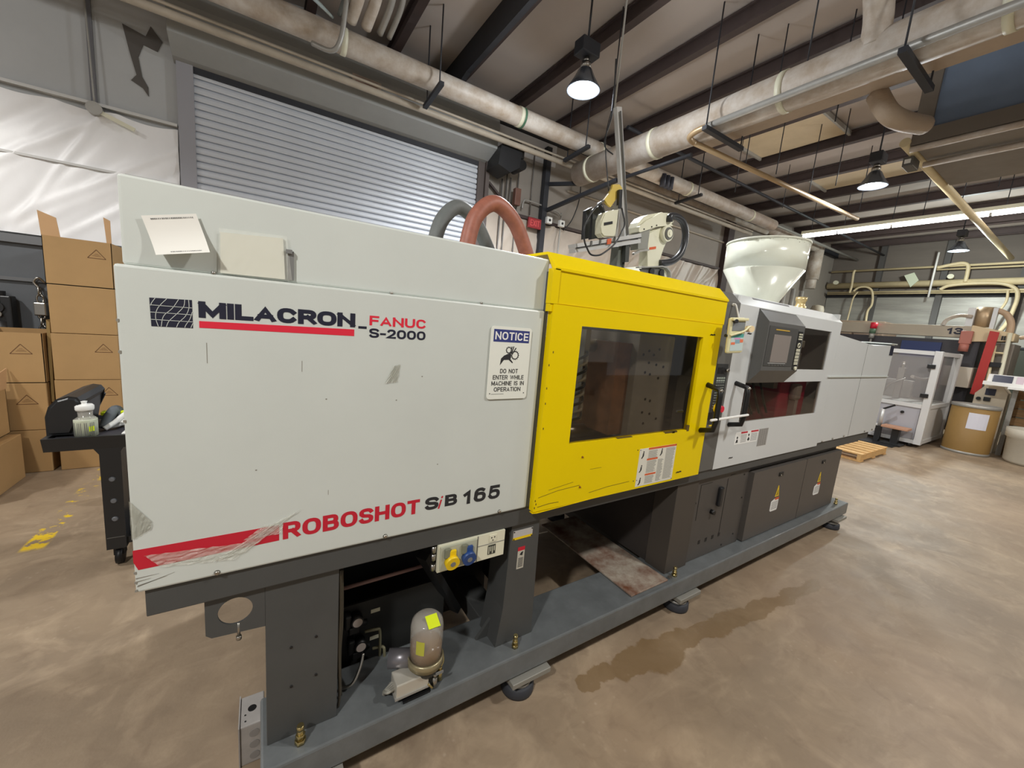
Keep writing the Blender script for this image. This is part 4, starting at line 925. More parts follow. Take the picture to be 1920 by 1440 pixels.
bm = B(); prism(bm, [(2.632, 2.203), (2.70, 2.221), (2.698, 2.238), (2.630, 2.220)], .777, .7795, 'y'); obj('red_label', bm, ORANGE, t)
bm = B(); prism(bm, [(2.476, 2.298), (2.475, 2.329), (2.492, 2.366), (2.528, 2.405), (2.582, 2.435), (2.688, 2.47), (2.78, 2.489), (2.829, 2.49), (2.851, 2.469), (2.864, 2.415), (2.78, 2.395), (2.659, 2.365), (2.537, 2.313), (2.492, 2.295)], .76, .86, 'y'); bmesh.ops.bevel(bm, geom=[e for e in bm.edges if abs(e.verts[0].co.y - e.verts[1].co.y) < 1e-5 and e.verts[0].co.y < .8 and e.verts[0].co.z + e.verts[1].co.z > 4.72], offset=.025, segments=4, affect='EDGES'); mc = obj('motor_cover', bm, CREAM, t)
bm = B()
for x, z in ((2.525, 2.322), (2.60, 2.352), (2.65, 2.372)): cyl(bm, (x, .76, z), (x, .756, z), .005, 8)
obj('screws', bm, BLACK, mc)
bm = B(); prism(bm, [(2.484, 2.284), (2.509, 2.307), (2.60, 2.345), (2.60, 2.27), (2.598, 2.244), (2.606, 2.201), (2.504, 2.184), (2.493, 2.239)], .77, .84, 'y'); obj('wrist_block', bm, mat('wrist_grey', (142, 142, 134), .45), t)
bm = B(); tube(bm, [(2.775, .755, 2.42), (2.772, .75, 2.452), (2.81, .75, 2.467), (2.86, .75, 2.468), (2.924, .75, 2.448), (2.972, .75, 2.386), (2.981, .75, 2.305), (2.947, .75, 2.217), (2.871, .76, 2.155), (2.76, .78, 2.128)], .025, 16, 6); obj('corrugated_hose', bm, HOSEK, t)
bm = B(); beam(bm, (1.912, .78, 2.103), (2.49, .78, 2.273), .07, .024); bmt = obj('beam', bm, ALU, t)
bm = B(); beam(bm, (1.918, .78, 2.077), (2.496, .78, 2.237), .06, .026); obj('beam_lower', bm, ALU, bmt)
bm = B(); beam(bm, (1.915, .743, 2.090), (2.49, .743, 2.257), .004, .006); obj('groove', bm, BLACK, bmt)
bm = B(); prism(bm, [(2.17, 2.155), (2.205, 2.165), (2.205, 2.20), (2.17, 2.19)], .738, .742, 'y'); obj('red_label', bm, ORANGE, bmt)
for k in (.2, .33, .55):
    bm = B(); x = 1.915 + .575 * k; z = 2.105 + .17 * k; box(bm, x, x + .012, .738, .745, z - .015, z + .015); obj('clip', bm, PANELG, bmt)
bm = B(); beam(bm, (2.212, .83, 3.018), (2.425, .83, 2.25), .030, .045); ms = obj('mast', bm, ALU, t)
bm = B(); beam(bm, (2.216, .805, 2.99), (2.425, .805, 2.27), .007, .010); obj('groove', bm, PANELG, ms)
bm = B(); prism(bm, [(2.112, 2.215), (2.106, 2.255), (2.106, 2.30), (2.122, 2.339), (2.156, 2.361), (2.20, 2.377), (2.25, 2.39), (2.25, 2.225), (2.233, 2.219), (2.142, 2.197)], .745, .80, 'y')
bmesh.ops.bevel(bm, geom=[e for e in bm.edges if abs(e.verts[0].co.y - e.verts[1].co.y) < 1e-5 and e.verts[0].co.y < .8], offset=.008, segments=2, affect='EDGES'); hdx = obj('head_box', bm, CREAM, t)
bm = B(); prism(bm, [(2.127, 2.283), (2.198, 2.306), (2.201, 2.29), (2.13, 2.266)], .741, .745, 'y'); obj('display', bm, BLACK, hdx)
bm = B(); prism(bm, [(2.25, 2.225), (2.275, 2.23), (2.275, 2.455), (2.25, 2.45)], .76, .80, 'y'); prism(bm, [(2.285, 2.235), (2.31, 2.24), (2.30, 2.44), (2.285, 2.435)], .79, .86, 'y'); obj('side_plate', bm, GALV, hdx)
bm = B(); prism(bm, [(2.135, 2.387), (2.20, 2.43), (2.249, 2.232), (2.15, 2.20)], .87, .90, 'y'); prism(bm, [(2.075, 2.37), (2.12, 2.40), (2.12, 2.2), (2.085, 2.19)], .865, .90, 'y'); obj('backing_plate', bm, BLACKP, hdx)
bm = B(); prism(bm, [(2.142, 2.434), (2.177, 2.48), (2.197, 2.516), (2.201, 2.54), (2.26, 2.555), (2.289, 2.539), (2.279, 2.501), (2.249, 2.465), (2.204, 2.402), (2.172, 2.412)], .78, .795, 'y'); obj('yellow_bracket', bm, mat('bracket_yellow', (214, 186, 84), .5), hdx)
bm = B(); cyl(bm, (2.107, .79, 2.41), (2.162, .79, 2.355), .014, 12); prism(bm, [(2.252, 2.40), (2.28, 2.405), (2.268, 2.52), (2.24, 2.513)], .755, .775, 'y'); obj('actuator', bm, BLACKP, hdx)
bm = B(); tube(bm, [(2.10, .74, 2.41), (2.031, .70, 2.371), (1.978, .70, 2.31), (1.929, .70, 2.224), (1.938, .70, 2.138), (1.973, .70, 2.088), (2.005, .70, 2.062), (2.06, .70, 2.065), (2.111, .70, 2.088), (2.2, .70, 2.161), (2.254, .70, 2.253), (2.275, .71, 2.309), (2.265, .74, 2.40)], .0055, 8, 4); obj('cable', bm, HOSEK, t)
bm = B(); prism(bm, [(2.345, 2.18), (2.39, 2.194), (2.40, 2.03), (2.345, 2.03)], .80, .87, 'y'); cyl(bm, (2.37, .84, 1.90), (2.37, .84, 2.06), .018, 14); obj('gripper_post', bm, mat('post_olive', (108, 112, 104), .5), t)
bm = B(); prism(bm, [(2.372, 2.195), (2.412, 2.2), (2.42, 2.085), (2.385, 2.078)], .765, .795, 'y'); cyl(bm, (2.405, .80, 1.90), (2.405, .80, 2.09), .011, 12); obj('cylinder', bm, mat('cyl_dark', (64, 66, 62), .45), t)
bm = B(); beam(bm, (2.46, .77, 2.145), (2.52, .77, 2.175), .018, .014); beam(bm, (2.52, .77, 2.175), (2.61, .77, 2.198), .016, .012); obj('gripper_finger', bm, GALV, t)
bm = B(); tube(bm, [(2.19, .86, 3.0), (2.15, .84, 2.8), (2.19, .8, 2.5)], .004, 6); tube(bm, [(2.18, .86, 3.3), (2.20, .86, 3.0), (2.16, .86, 2.8), (2.22, .83, 2.74)], .005, 6); obj('wire', bm, HOSEK, t)
bm = B(); cyl(bm, (2.205, .85, 4.6), (2.205, .85, 3.02), .006, 8); tag(obj('support_rod', bm, GALV), 'thin steel rod hanging from the ceiling to the top of the robot mast', 'rod')

# pendant hanging on the control column
t = thing('teach_pendant', 'cream hand-held control pendant with a coloured keypad hanging beside the operator console', 'pendant', (2.3, -.07, 1.62), 0)
PM = Matrix.Translation((2.285, -.045, 1.63)) @ Matrix.Rotation(math.radians(-6), 4, 'Z') @ Matrix.Rotation(math.radians(-4), 4, 'Y') @ Matrix.Diagonal((1.1, .8, .8, 1))
def pend(name, m, fn, parent=t):
    bm = B(); fn(bm)
    for v in bm.verts: v.co = PM @ v.co
    return obj(name, bm, m, parent)
pb = pend('case', CREAMD, lambda b: (box(b, 0, .115, -.06, -.035, -.115, .115, .012), box(b, .0, .115, -.075, -.06, .095, .112, .004)))
pend('handle', CREAMD, lambda b: tube(b, [(.005, -.062, -.0), (.03, -.075, .012), (.08, -.082, .03), (.11, -.082, .055), (.135, -.075, .058)], .007, 8))
pend('screen', mat('screen_grey', (128, 132, 134), .3), lambda b: box(b, .014, .104, -.062, -.06, .03, .088))
kb = pend('keypad', mat('keypad_pale', (196, 212, 210), .4), lambda b: box(b, .014, .104, -.062, -.06, -.098, .012))
for nm, m_, a, b_, c_, d_ in (('key_area', mat('key_teal', (88, 176, 168), .4), .016, .102, -.012, .010), ('key_area', mat('key_pink', (216, 150, 196), .4), .038, .080, -.024, -.014), ('key_area', mat('key_orange', (232, 122, 84), .4), .016, .044, -.058, -.042), ('key_area', MATS['key_orange'], .078, .102, -.045, -.024), ('key_area', mat('key_blue', (134, 170, 186), .4), .044, .078, -.05, -.027)):
    pend(nm, m_, lambda b: box(b, a, b_, -.063, -.062, c_, d_), kb)
pend('stop_knob', mat('knob_cream', (238, 214, 170), .4), lambda b: cyl(b, (.132, -.055, .043), (.132, -.085, .043), .021, 20))
pend('switch', BLACKP, lambda b: (cyl(b, (.022, -.062, .092), (.022, -.078, .092), .013, 14), cyl(b, (-.006, -.045, .0), (-.012, -.045, .0), .01, 12)))
bm = B(); tube(bm, [(2.428, -.002, 1.80), (2.428, -.02, 1.795), (2.425, -.05, 1.72)], .005, 8); cyl(bm, (2.428, 0, 1.80), (2.428, -.008, 1.80), .008, 12); obj('hanger_strap', bm, mat('strap_pale', (214, 212, 204), .5), t)
# white rod across the two handles
bm = B(); beam(bm, (2.20, -.115, 1.195), (2.62, -.09, 1.195), .012, .012); bmesh.ops.bevel(bm, geom=bm.edges[:], offset=.003, segments=1, affect='EDGES'); tag(obj('white_rod', bm, PAPER), 'white plastic bar lying across the two black handles', 'bar')

# lubricator standing on the rail
t = thing('oil_lubricator', 'clear domed oil jar with a yellow tag on a pump on the base rail', 'lubricator', (.78, .0, .225))
LC = (.775, .015)
bm = B(); lathe(bm, [(0, .34), (.060, .34), (.060, .470), (.056, .492), (.044, .504), (0, .508)], LC, 28); jr = obj('jar', bm, JARG, t)
bm = B(); lathe(bm, [(0, .343), (.057, .343), (.057, .40), (0, .40)], LC, 28); obj('oil', bm, AMBER, jr)
bm = B(); box(bm, -.022, .022, -.001, .001, -.024, .024)
Mx = Matrix.Translation((LC[0] + .006, LC[1] - .034, .509)) @ Matrix.Rotation(math.radians(-66), 4, 'X')
for v in bm.verts: v.co = Mx @ v.co
obj('yellow_tag', bm, LIME, jr)
bm = B()
for i in range(6):
    a0 = math.radians(212 + i * 5); a1 = math.radians(217 + i * 5); r = .0608
    bm.faces.new([bm.verts.new((LC[0] + r * math.cos(a), LC[1] + r * math.sin(a), z)) for a, z in ((a0, .395), (a1, .395), (a1, .45), (a0, .45))])
obj('side_label', bm, mat('label_olive', (190, 190, 70), .5), jr)
bm = B(); lathe(bm, [(0, .320), (.066, .320), (.066, .345), (.062, .352), (.060, .345)], LC, 28); obj('collar', bm, mat('collar_brass', (170, 160, 128), .35, .6), t)
bm = B(); lathe(bm, [(0, .27), (.04, .27), (.055, .30), (.055, .32), (0, .32)], LC, 24); box(bm, .755, .80, -.02, .04, .235, .28, .004); obj('pump_body', bm, mat('pump_dark', (58, 58, 54), .4, .3), t)
bm = B(); box(bm, .795, .825, -.044, -.04, .296, .306); obj('maker_label', bm, INK, t)
bm = B(); cyl(bm, (.655, .08, .325), (.745, .04, .325), .033, 24); obj('motor', bm, mat('motor_grey', (130, 128, 132), .35, .5), t)
bm = B(); box(bm, .655, .775, -.03, .04, .250, .305, .004); sb_ = obj('terminal_box', bm, mat('terminal_silver', (204, 200, 188), .35, .4), t)
bm = B(); box(bm, .65, .78, -.034, .044, .25, .258); obj('cover_lip', bm, GALV, sb_)
for k in range(4):
    bm = B(); tube(bm, [(.66, .0 + k * .01, .27), (.63, -.01 + k * .01, .275 - k * .006), (.625, .02, .255 - k * .004), (.65, .03, .24)], .005, 8); obj('cable', bm, mat('cable_pale', (150, 148, 138), .5), t)
for x, y in ((.800, -.025), (.828, -.005)):
    bm = B(); cyl(bm, (x, y, .232), (x, y, .275), .011, 6); cyl(bm, (x, y, .275), (x, y, .29), .008, 12); obj('fitting', bm, ZINC if x > .81 else STEEL, t)
bm = B(); tube(bm, [(.828, -.005, .285), (.842, .0, .30), (.845, .02, .33)], .004, 8); tube(bm, [(.772, -.03, .26), (.785, -.035, .245), (.79, -.03, .235)], .004, 8); obj('oil_line', bm, ZINC, t)
bm = B(); box(bm, .68, .78, -.035, .05, .2255, .2335); obj('base_plate', bm, BLACK, t)

# junction box beside the left post
t = thing('junction_box', 'pale grey metal junction box with round knockouts standing at the foot of the left post', 'box', (.225, .26, 0))
bm = B(); box(bm, .19, .262, .195, .32, 0, .158, .004); jb = obj('body', bm, mat('junction_grey', (176, 172, 168), .5, .2, var=.1, vscale=20), t)
bm = B(); cyl(bm, (.225, .26, .158), (.225, .26, .1595), .013, 16)
cyl(bm, (.205, .24, .158), (.205, .24, .1590), .003, 8); cyl(bm, (.206, .215, .158), (.206, .215, .1590), .003, 8); obj('hole', bm, BLACK, jb)
bm = B()
for z in (.12, .075, .03): cyl(bm, (.232, .195, z), (.232, .1935, z), .015, 18)
obj('knockout', bm, mat('junction_disc', (150, 147, 144), .5, .2), jb)
bm = B(); box(bm, .186, .19, .19, .325, .0, .162); obj('lid', bm, MATS['junction_grey'], t)

# ------------------------------------------------------------------ cardboard boxes on the left
def carton(label, x0, x1, y0, y1, z0, z1, mark=None, open_=False, group=None, faceX=False):
    t = thing('cardboard_box', label, 'box', ((x0 + x1) / 2, (y0 + y1) / 2, z0), group=group)
    bm = B(); g_ = .002
    if open_:
        th = .006
        box(bm, x0 + g_, x1 - g_, y0, y0 + th, z0 + g_, z1 - g_); box(bm, x0 + g_, x1 - g_, y1 - th, y1, z0 + g_, z1 - g_)
        box(bm, x0 + g_, x0 + th, y0, y1, z0 + g_, z1 - g_); box(bm, x1 - th, x1 - g_, y0, y1, z0 + g_, z1 - g_); box(bm, x0 + g_, x1 - g_, y0, y1, z0 + g_, z0 + th)
    else: box(bm, x0 + g_, x1 - g_, y0, y1, z0 + g_, z1 - g_, .004)
    b_ = obj('carton', bm, CARD, t)
    if not open_:
        bm = B(); box(bm, x0 + .01, x1 - .01, (y0 + y1) / 2 - .002, (y0 + y1) / 2 + .002, z1 - g_, z1 - g_ + .0006); obj('top_seam', bm, CARDINK, t)
    if mark:
        cx_, cz_, s_ = mark; bm = B(); w_ = .005
        P3 = [(cx_ - s_, cz_ - s_ * .55), (cx_ + s_, cz_ - s_ * .55), (cx_, cz_ + s_ * .75)]
        def line2(p, q): ribbon(bm, [p, q], w_, (x1 if faceX else y0) - .0008)
        if not faceX:
            for p, q in zip(P3, P3[1:] + P3[:1]): line2(p, q)
            for k in range(3): box(bm, cx_ - s_ * (.16 + .16 * k), cx_ + s_ * (.16 + .16 * k), y0 - .0008, y0, cz_ + s_ * (.12 - .17 * k), cz_ + s_ * (.12 - .17 * k) + .0025)
        obj('printed_triangle', bm, CARDINK, t)
    return t
ax0, ax1, ay = -1.205, -.80, 3.6
zs_ = [0, .37, .795, 1.192, 1.596]
carton('open cardboard box with raised flaps, topmost of the tall stack beside the machine', ax0, ax1, ay, ay + .55, 1.596, 1.98, (-.895, 1.87, .055), True)
st_ = bpy.data.objects['cardboard_box']
bm = B(); prism(bm, [(-1.205, 1.978), (-1.10, 1.975), (-1.115, 2.125), (-1.215, 2.165)], 3.606, 3.612, 'y'); obj('flap', bm, CARD2, st_)
bm = B(); prism(bm, [(-.83, 1.978), (-.80, 1.978), (-.80, 2.165), (-.84, 2.185)], 3.606, 3.612, 'y'); obj('flap', bm, CARD2, st_)
carton('plain cardboard box under the open one, second from the top of the tall stack', ax0 + .004, ax1, ay, ay + .55, 1.196, 1.596)
carton('cardboard box with a triangle print, middle of the tall stack beside the machine', ax0 - .002, ax1, ay, ay + .55, .799, 1.196, (-.895, 1.075, .055))
carton('cardboard box with a triangle print level with the cart handle in the tall stack', ax0 - .006, ax1, ay, ay + .55, .374, .799, (-.88, .69, .055))
carton('cardboard box seen under the black cart, bottom of the tall stack', ax0 - .012, ax1, ay, ay + .55, 0, .374)
carton('cardboard box with a triangle print, top of the lower left stack', -1.66, -1.252, ay, ay + .5, .775, 1.19, (-1.375, 1.05, .06), True)
o_ = bpy.data.objects['cardboard_box.005']
bm = B(); prism(bm, [(ay, 1.186), (ay + .01, 1.186), (ay - .05, 1.235), (ay - .06, 1.235)], -1.66, -1.255, 'x'); 
bm.free()
bm = B(); prism(bm, [(-1.252, .60), (-1.235, .60), (-1.22, 1.28), (-1.24, 1.30)], ay + .06, ay + .5, 'y'); tag(obj('cardboard_sheet', bm, mat('board_olive', (150, 124, 76), .8)), 'folded cardboard sheet standing in the gap between the two box stacks', 'cardboard')
carton('cardboard box with a shaded triangle print, middle of the lower left stack', -1.62, -1.256, ay, ay + .5, .372, .775, (-1.37, .63, .06))
carton('small cardboard box touching the floor, bottom of the lower left stack', -1.60, -1.262, ay, ay + .5, 0, .372)
carton('nearest cardboard box on the floor at the left edge', -2.1, -1.39, 2.9, 3.51, 0, .372)
t = carton('open cardboard box at the left edge standing on the nearest one', -2.1, -1.46, 2.95, 3.55, .374, .74, None, True)
bm = B(); prism(bm, [(2.95, .74), (3.55, .74), (3.585, .90), (3.40, .86), (2.9, .80)], -1.462, -1.456, 'x'); obj('flap', bm, CARD2, t)

# ------------------------------------------------------------------ black cart with the things on it
t = thing('utility_cart', 'black plastic utility cart with a curved push handle beside the left end of the machine', 'cart', (-.4, 1.95, 0))
bm = B()
prism(bm, [(1.74, .724), (2.22, .724), (2.24, .80), (2.22, .80), (2.20, .76), (1.76, .76), (1.74, .80), (1.72, .80)], -.70, .12, 'x'); box(bm, -.70, -.68, 1.74, 2.22, .724, .80); box(bm, .10, .12, 1.74, 2.22, .724, .80)
bmesh.ops.remove_doubles(bm, verts=bm.verts[:], dist=1e-5); obj('top_tray', bm, BLACKP, t)
bm = B(); box(bm, -.68, .10, 1.76, 2.20, .76, .785, .01); obj('work_surface', bm, mat('cart_top', (70, 68, 74), .5), t)
for y0 in (1.74, 2.12):
    for x0 in (-.495, -.06):
        bm = B(); prism(bm, [(x0 - .02, .724), (x0 + .10, .724), (x0 + .088, .70), (x0 + .085, .115), (x0, .115), (x0, .69)], y0, y0 + .1, 'y'); lg = obj('leg', bm, BLACKP, t)
        if y0 < 2 and x0 < -.2:
            for z in (.30, .41, .54):
                bm = B(); cyl(bm, (x0 + .045, y0, z), (x0 + .045, y0 - .008, z), .016, 14, .010); obj('plug', bm, mat('plug_grey', (110, 112, 116), .4), lg)
            bm = B(); box(bm, x0 + .005, x0 + .08, y0 - .002, y0, .185, .189); obj('seam', bm, PANELG, lg)
        bm = B(); cyl(bm, (x0 + .03, y0 + .05, .05), (x0 + .06, y0 + .05, .05), .05, 20); box(bm, x0 + .02, x0 + .07, y0 + .03, y0 + .07, .06, .115); obj('caster', bm, BLACK, t)
bm = B(); box(bm, -.5, .08, 1.76, 2.2, .13, .17); obj('lower_shelf', bm, BLACKP, t)
bm = B(); prism(bm, [(-.70, .80), (-.70, .90), (-.685, .955), (-.655, .995), (-.61, 1.012), (-.575, 1.005), (-.56, .98), (-.575, .95), (-.60, .80)], 1.78, 2.20, 'y')
bmesh.ops.bevel(bm, geom=[e for e in bm.edges if abs(e.verts[0].co.y - e.verts[1].co.y) < 1e-5], offset=.015, segments=3, affect='EDGES'); obj('push_handle', bm, BLACKP, t)
t = thing('measuring_bottle', 'clear squat bottle with white cap and paper label on the black cart', 'bottle', (-.55, 1.8, .785))
BC = (-.552, 1.80)
bm = B(); lathe(bm, [(0, .786), (.045, .786), (.046, .885), (.040, .892), (.030, .90), (.032, .935), (0, .935)], BC, 24); obj('glass', bm, JARG, t)
bm = B(); lathe(bm, [(.0465, .79), (.0475, .88), (.0465, .885)], BC, 24); lb = obj('label_band', bm, mat('bottle_label', (206, 212, 188), .6), t)
bm = B()
for k in range(14):
    a = math.radians(205 + k * 9)
    if k in (3, 7, 10): continue
    r = .0480; bm.faces.new([bm.verts.new((BC[0] + r * math.cos(q), BC[1] + r * math.sin(q), z)) for q, z in ((a, .80), (a + .05, .80), (a + .05, .87), (a, .87))])
obj('printed_lines', bm, INK, lb)
bm = B(); bm.faces.new([bm.verts.new((BC[0] + .0485 * math.cos(q), BC[1] + .0485 * math.sin(q), z)) for q, z in ((math.radians(298), .82), (math.radians(325), .82), (math.radians(325), .848), (math.radians(298), .848))]); obj('lime_dot', bm, LIME, lb)
bm = B(); lathe(bm, [(0, .932), (.036, .932), (.038, .94), (.038, .958), (.032, .964), (.012, .966), (.010, .974), (.014, .982), (0, .984)], BC, 24); obj('cap', bm, PAPER, t)
t = thing('work_glove', 'crumpled white and grey work glove with lime bands lying on the cart behind the bottle', 'glove', (-.46, 1.95, .785))
bm = B(); tube(bm, [(-.50, 1.88, .80), (-.46, 1.9, .83), (-.42, 1.93, .87), (-.40, 1.95, .86), (-.43, 1.9, .82)], .014, 10); tube(bm, [(-.49, 1.92, .80), (-.45, 1.92, .81), (-.41, 1.92, .83)], .012, 10); obj('fingers', bm, PAPER, t)
bm = B(); tube(bm, [(-.505, 1.9, .80), (-.49, 1.94, .86), (-.47, 1.98, .89), (-.45, 1.98, .85), (-.45, 1.95, .80)], .026, 12); obj('palm', bm, mat('glove_grey', (96, 102, 106), .7), t)
bm = B(); box(bm, -.53, -.505, 1.95, 2.0, .86, .882, .004); box(bm, -.445, -.41, 1.95, 2.0, .866, .885, .004); obj('lime_band', bm, LIME, t)
bm = B(); box(bm, -.40, -.25, 1.74, 1.82, .786, .806, .003); tag(obj('foam_block', bm, PAPER), 'short white bar lying on the cart against the machine', 'block')
bm = B(); lathe(bm, [(0, .786), (.10, .786), (.10, 1.18), (.094, 1.19), (.02, 1.19), (.02, 1.1), (0, 1.1)], (-.295, 2.07), 32); tag(obj('paper_roll', bm, PAPER), 'tall white paper roll standing on the cart behind the machine corner', 'roll')
bm = B(); lathe(bm, [(0, 0), (.07, 0), (.085, .02), (.075, .16), (.05, .24), (.04, .26), (0, .26)], (-.62, 2.75), 24); tag(obj('plastic_jug', bm, mat('jug_clear', (206, 212, 206), .15, alpha=.5)), 'translucent plastic jug on the floor behind the cart leg', 'jug')

# ------------------------------------------------------------------ overhead pipes, duct and hangers
t = thing('insulated_pipe', 'large white insulated pipe running above the roller door towards the far wall', 'pipe', (2, 3.4, 4.2))
bm = B(); cyl(bm, (-6, 3.4, 4.15), (9.6, 3.4, 4.15), .108, 24); pa = obj('pipe', bm, PIPEW, t)
for x in (-.8, .95, 3.0, 4.4, 6.5, 8.6):
    bm = B(); cyl(bm, (x, 3.4, 4.15), (x + .05, 3.4, 4.15), .114, 24); obj('sleeve_joint', bm, CREAM, pa)
for x in (1.9, 4.0, 6.6):
    bm = B(); beam(bm, (x, 3.15, 4.02), (x, 3.66, 3.98), .05, .04); cyl(bm, (x, 3.22, 4.02), (x, 3.22, 4.8), .008, 8); cyl(bm, (x, 3.60, 4.0), (x, 3.60, 4.8), .008, 8); obj('pipe_hanger', bm, BEAMG, t)
bm = B(); cyl(bm, (3.05, 3.4, 4.15), (3.08, 3.4, 4.15), .116, 24); obj('green_band', bm, mat('green_band', (70, 110, 84), .5), pa)
t = thing('lower_pipe', 'thin cream conduit channel running below the insulated pipe and across the door header', 'pipe', (2, 3.8, 4))
bm = B(); cyl(bm, (-6, 3.78, 4.0), (9.5, 3.78, 4.0), .035, 16); obj('pipe', bm, mat('pipe_dull', (186, 176, 160), .5, var=.15), t)
bm = B(); cyl(bm, (-6, 3.75, 4.055), (9.5, 3.75, 4.055), .014, 12); obj('small_pipe', bm, MATS['pipe_dull'], t)
for i, (y, z, r) in enumerate(((3.95, 4.25, .05), (3.7, 4.35, .03), (4.275, 3.85, .02), (3.08, 4.42, .025))):
    bm = B(); cyl(bm, (4.6 if i else 4.3, y, z), (15.5 if i in (1, 3) else 10.5, y, z), r, 12)
    tag(obj('conduit', bm, (PIPEW, GALV, MATS['pipe_dull'], BEAMG)[i]), ('wide dusty pipe', 'grey conduit', 'thin cream conduit', 'dark thin conduit')[i] + (' nearest the back wall among those behind the hopper', ' running just above the wide dusty pipe behind the hopper', ' lowest of those along the back wall right of the exit sign', ' nearest the hall among those behind the hopper')[i], 'conduit')
t = thing('cross_pipe', 'very large white insulated duct crossing the hall overhead from the wall bracket', 'duct', (4.25, 1, 3.8))
bm = B(); cyl(bm, (4.30, 3.66, 3.87), (4.30, -6, 3.87), .165, 32); cp = obj('duct', bm, PIPEW, t)
for y in (3.4, 2.3, .9, -.4):
    bm = B(); cyl(bm, (4.30, y, 3.87), (4.30, y - .05, 3.87), .172, 32); obj('sleeve_joint', bm, CREAM, cp)
bm = B(); tube(bm, [(4.22, .25, 3.9), (4.20, .25, 4.08), (4.12, .25, 4.22), (4.05, .25, 4.3)], .09, 16); obj('branch_elbow', bm, PIPEW, t)
bm = B(); tube(bm, [(4.75, .35, 3.8), (4.75, .25, 3.62), (4.95, .2, 3.6), (5.3, .15, 3.66)], .075, 16); obj('branch_hose', bm, mat('flex_hose', (170, 152, 132), .6, bump=.5, bscale=40), t)
bm = B(); box(bm, 4.42, 4.70, -6, 1.9, 3.80, 3.88); obj('flat_duct', bm, mat('duct_tan', (176, 158, 138), .6, var=.1), t)
bm = B(); cyl(bm, (4.10, 1.5, 3.73), (4.10, -6, 3.73), .03, 12); cn = obj('conduit', bm, GALV, t)
bm = B(); tube(bm, [(4.10, 1.5, 3.73), (4.10, 1.62, 3.72), (4.13, 1.70, 3.70), (4.24, 1.72, 3.69)], .03, 12); cyl(bm, (4.24, 1.72, 3.69), (8.3, 1.5, 3.7), .028, 12); obj('conduit_arm', bm, mat('conduit_tan', (186, 160, 124), .4, .3), t)
for y in (1.45, .0):
    bm = B(); beam(bm, (4.0, y, 3.675), (4.7, y, 3.675), .05, .04)
    for x in (4.03, 4.68): cyl(bm, (x, y, 3.675), (x, y, 4.8), .007, 8)
    obj('pipe_hanger', bm, BEAMG, t)
t = thing('wall_bracket', 'dark steel bracket carrying the end of the crossing duct at the back wall', 'bracket', (4.15, 4.2, 3.6))
bm = B(); beam(bm, (4.14, 4.2, 3.82), (4.3, 3.65, 3.74), .05, .05); beam(bm, (4.14, 4.2, 3.42), (4.34, 2.9, 3.62), .05, .05); obj('arm', bm, BEAMG, t)
bm = B(); cyl(bm, (4.34, 2.9, 3.62), (4.34, 1.8, 3.62), .022, 10); obj('rail', bm, BEAMG, t)
# cable bundle with hoses top left, shiny cables
t = thing('cable_tray', 'cluster of thick dusty ducts and shiny cables hung under the ceiling above the roller door', 'ducts', (1, 2.6, 4.4))
for k, (y, r, m_) in enumerate(((0, .055, PIPEW), (.14, .05, PIPEW), (.27, .03, GALV), (.36, .025, GALV), (-.1, .02, HOSEG))):
    bm = B(); tube(bm, [(1.02 + y, 3.3, 4.30), (1.05 + y, 3.0, 4.42), (1.0 + y, 2.6, 4.48), (.9 + y, 1.2, 4.5), (.8 + y, -1, 4.5)], r, 12); obj('duct', bm, m_, t)
bm = B(); beam(bm, (.75, 2.35, 4.38), (1.6, 2.35, 4.38), .06, .05); obj('hanger', bm, BEAMG, t)
for k in range(4):
    bm = B(); tube(bm, [(-.6, 2.6 + k * .1, 4.3), (.0, 2.7 + k * .06, 4.22 + .03 * (k % 2)), (.35, 2.75 + k * .08, 4.1), (.6, 2.9, 4.12), (.85, 3.2, 4.2)], .012, 8); obj('shiny_cable', bm, mat('cable_shine', (190, 205, 205), .15, .6), t)
bm = B(); tube(bm, [(.7, 3.35, 4.0), (.85, 3.25, 3.95), (.92, 3.2, 4.05), (.95, 3.15, 4.3), (.98, 3.1, 4.7)], .022, 10); obj('grey_conduit', bm, GALV, t)

# thin hanger rods
rods = [(3.35, 2.1), (4.75, 1.2), (5.1, .4), (5.05, .75), (3.9, .55), (5.6, 1.9), (6.0, 1.7), (6.9, 1.35), (7.0, 1.7), (8.2, 2.6), (9.2, 1.8), (9.4, .6), (9.0, .2), (10.4, 2.4), (10.5, .3), (8.3, 1.5), (6.3, 2.4), (10.2, 1.2)]
for i, (x, y) in enumerate(rods):
    if i == 0:
        bm = B(); cyl(bm, (0, 0, 0), (0, 0, 1.0), .006, 8); r0 = tag(obj('hanger_rod', bm, BEAMG), 'thin dark rod hanging straight down from the ceiling', 'rod', 'thin rods hanging from the ceiling'); r0.location = (x, y, 3.8)
    else:
        c = share(r0, (x, y, 3.82 if x < 8 else 4.05)); c.parent = None
        c.scale.z = .98 if x < 8 else .75

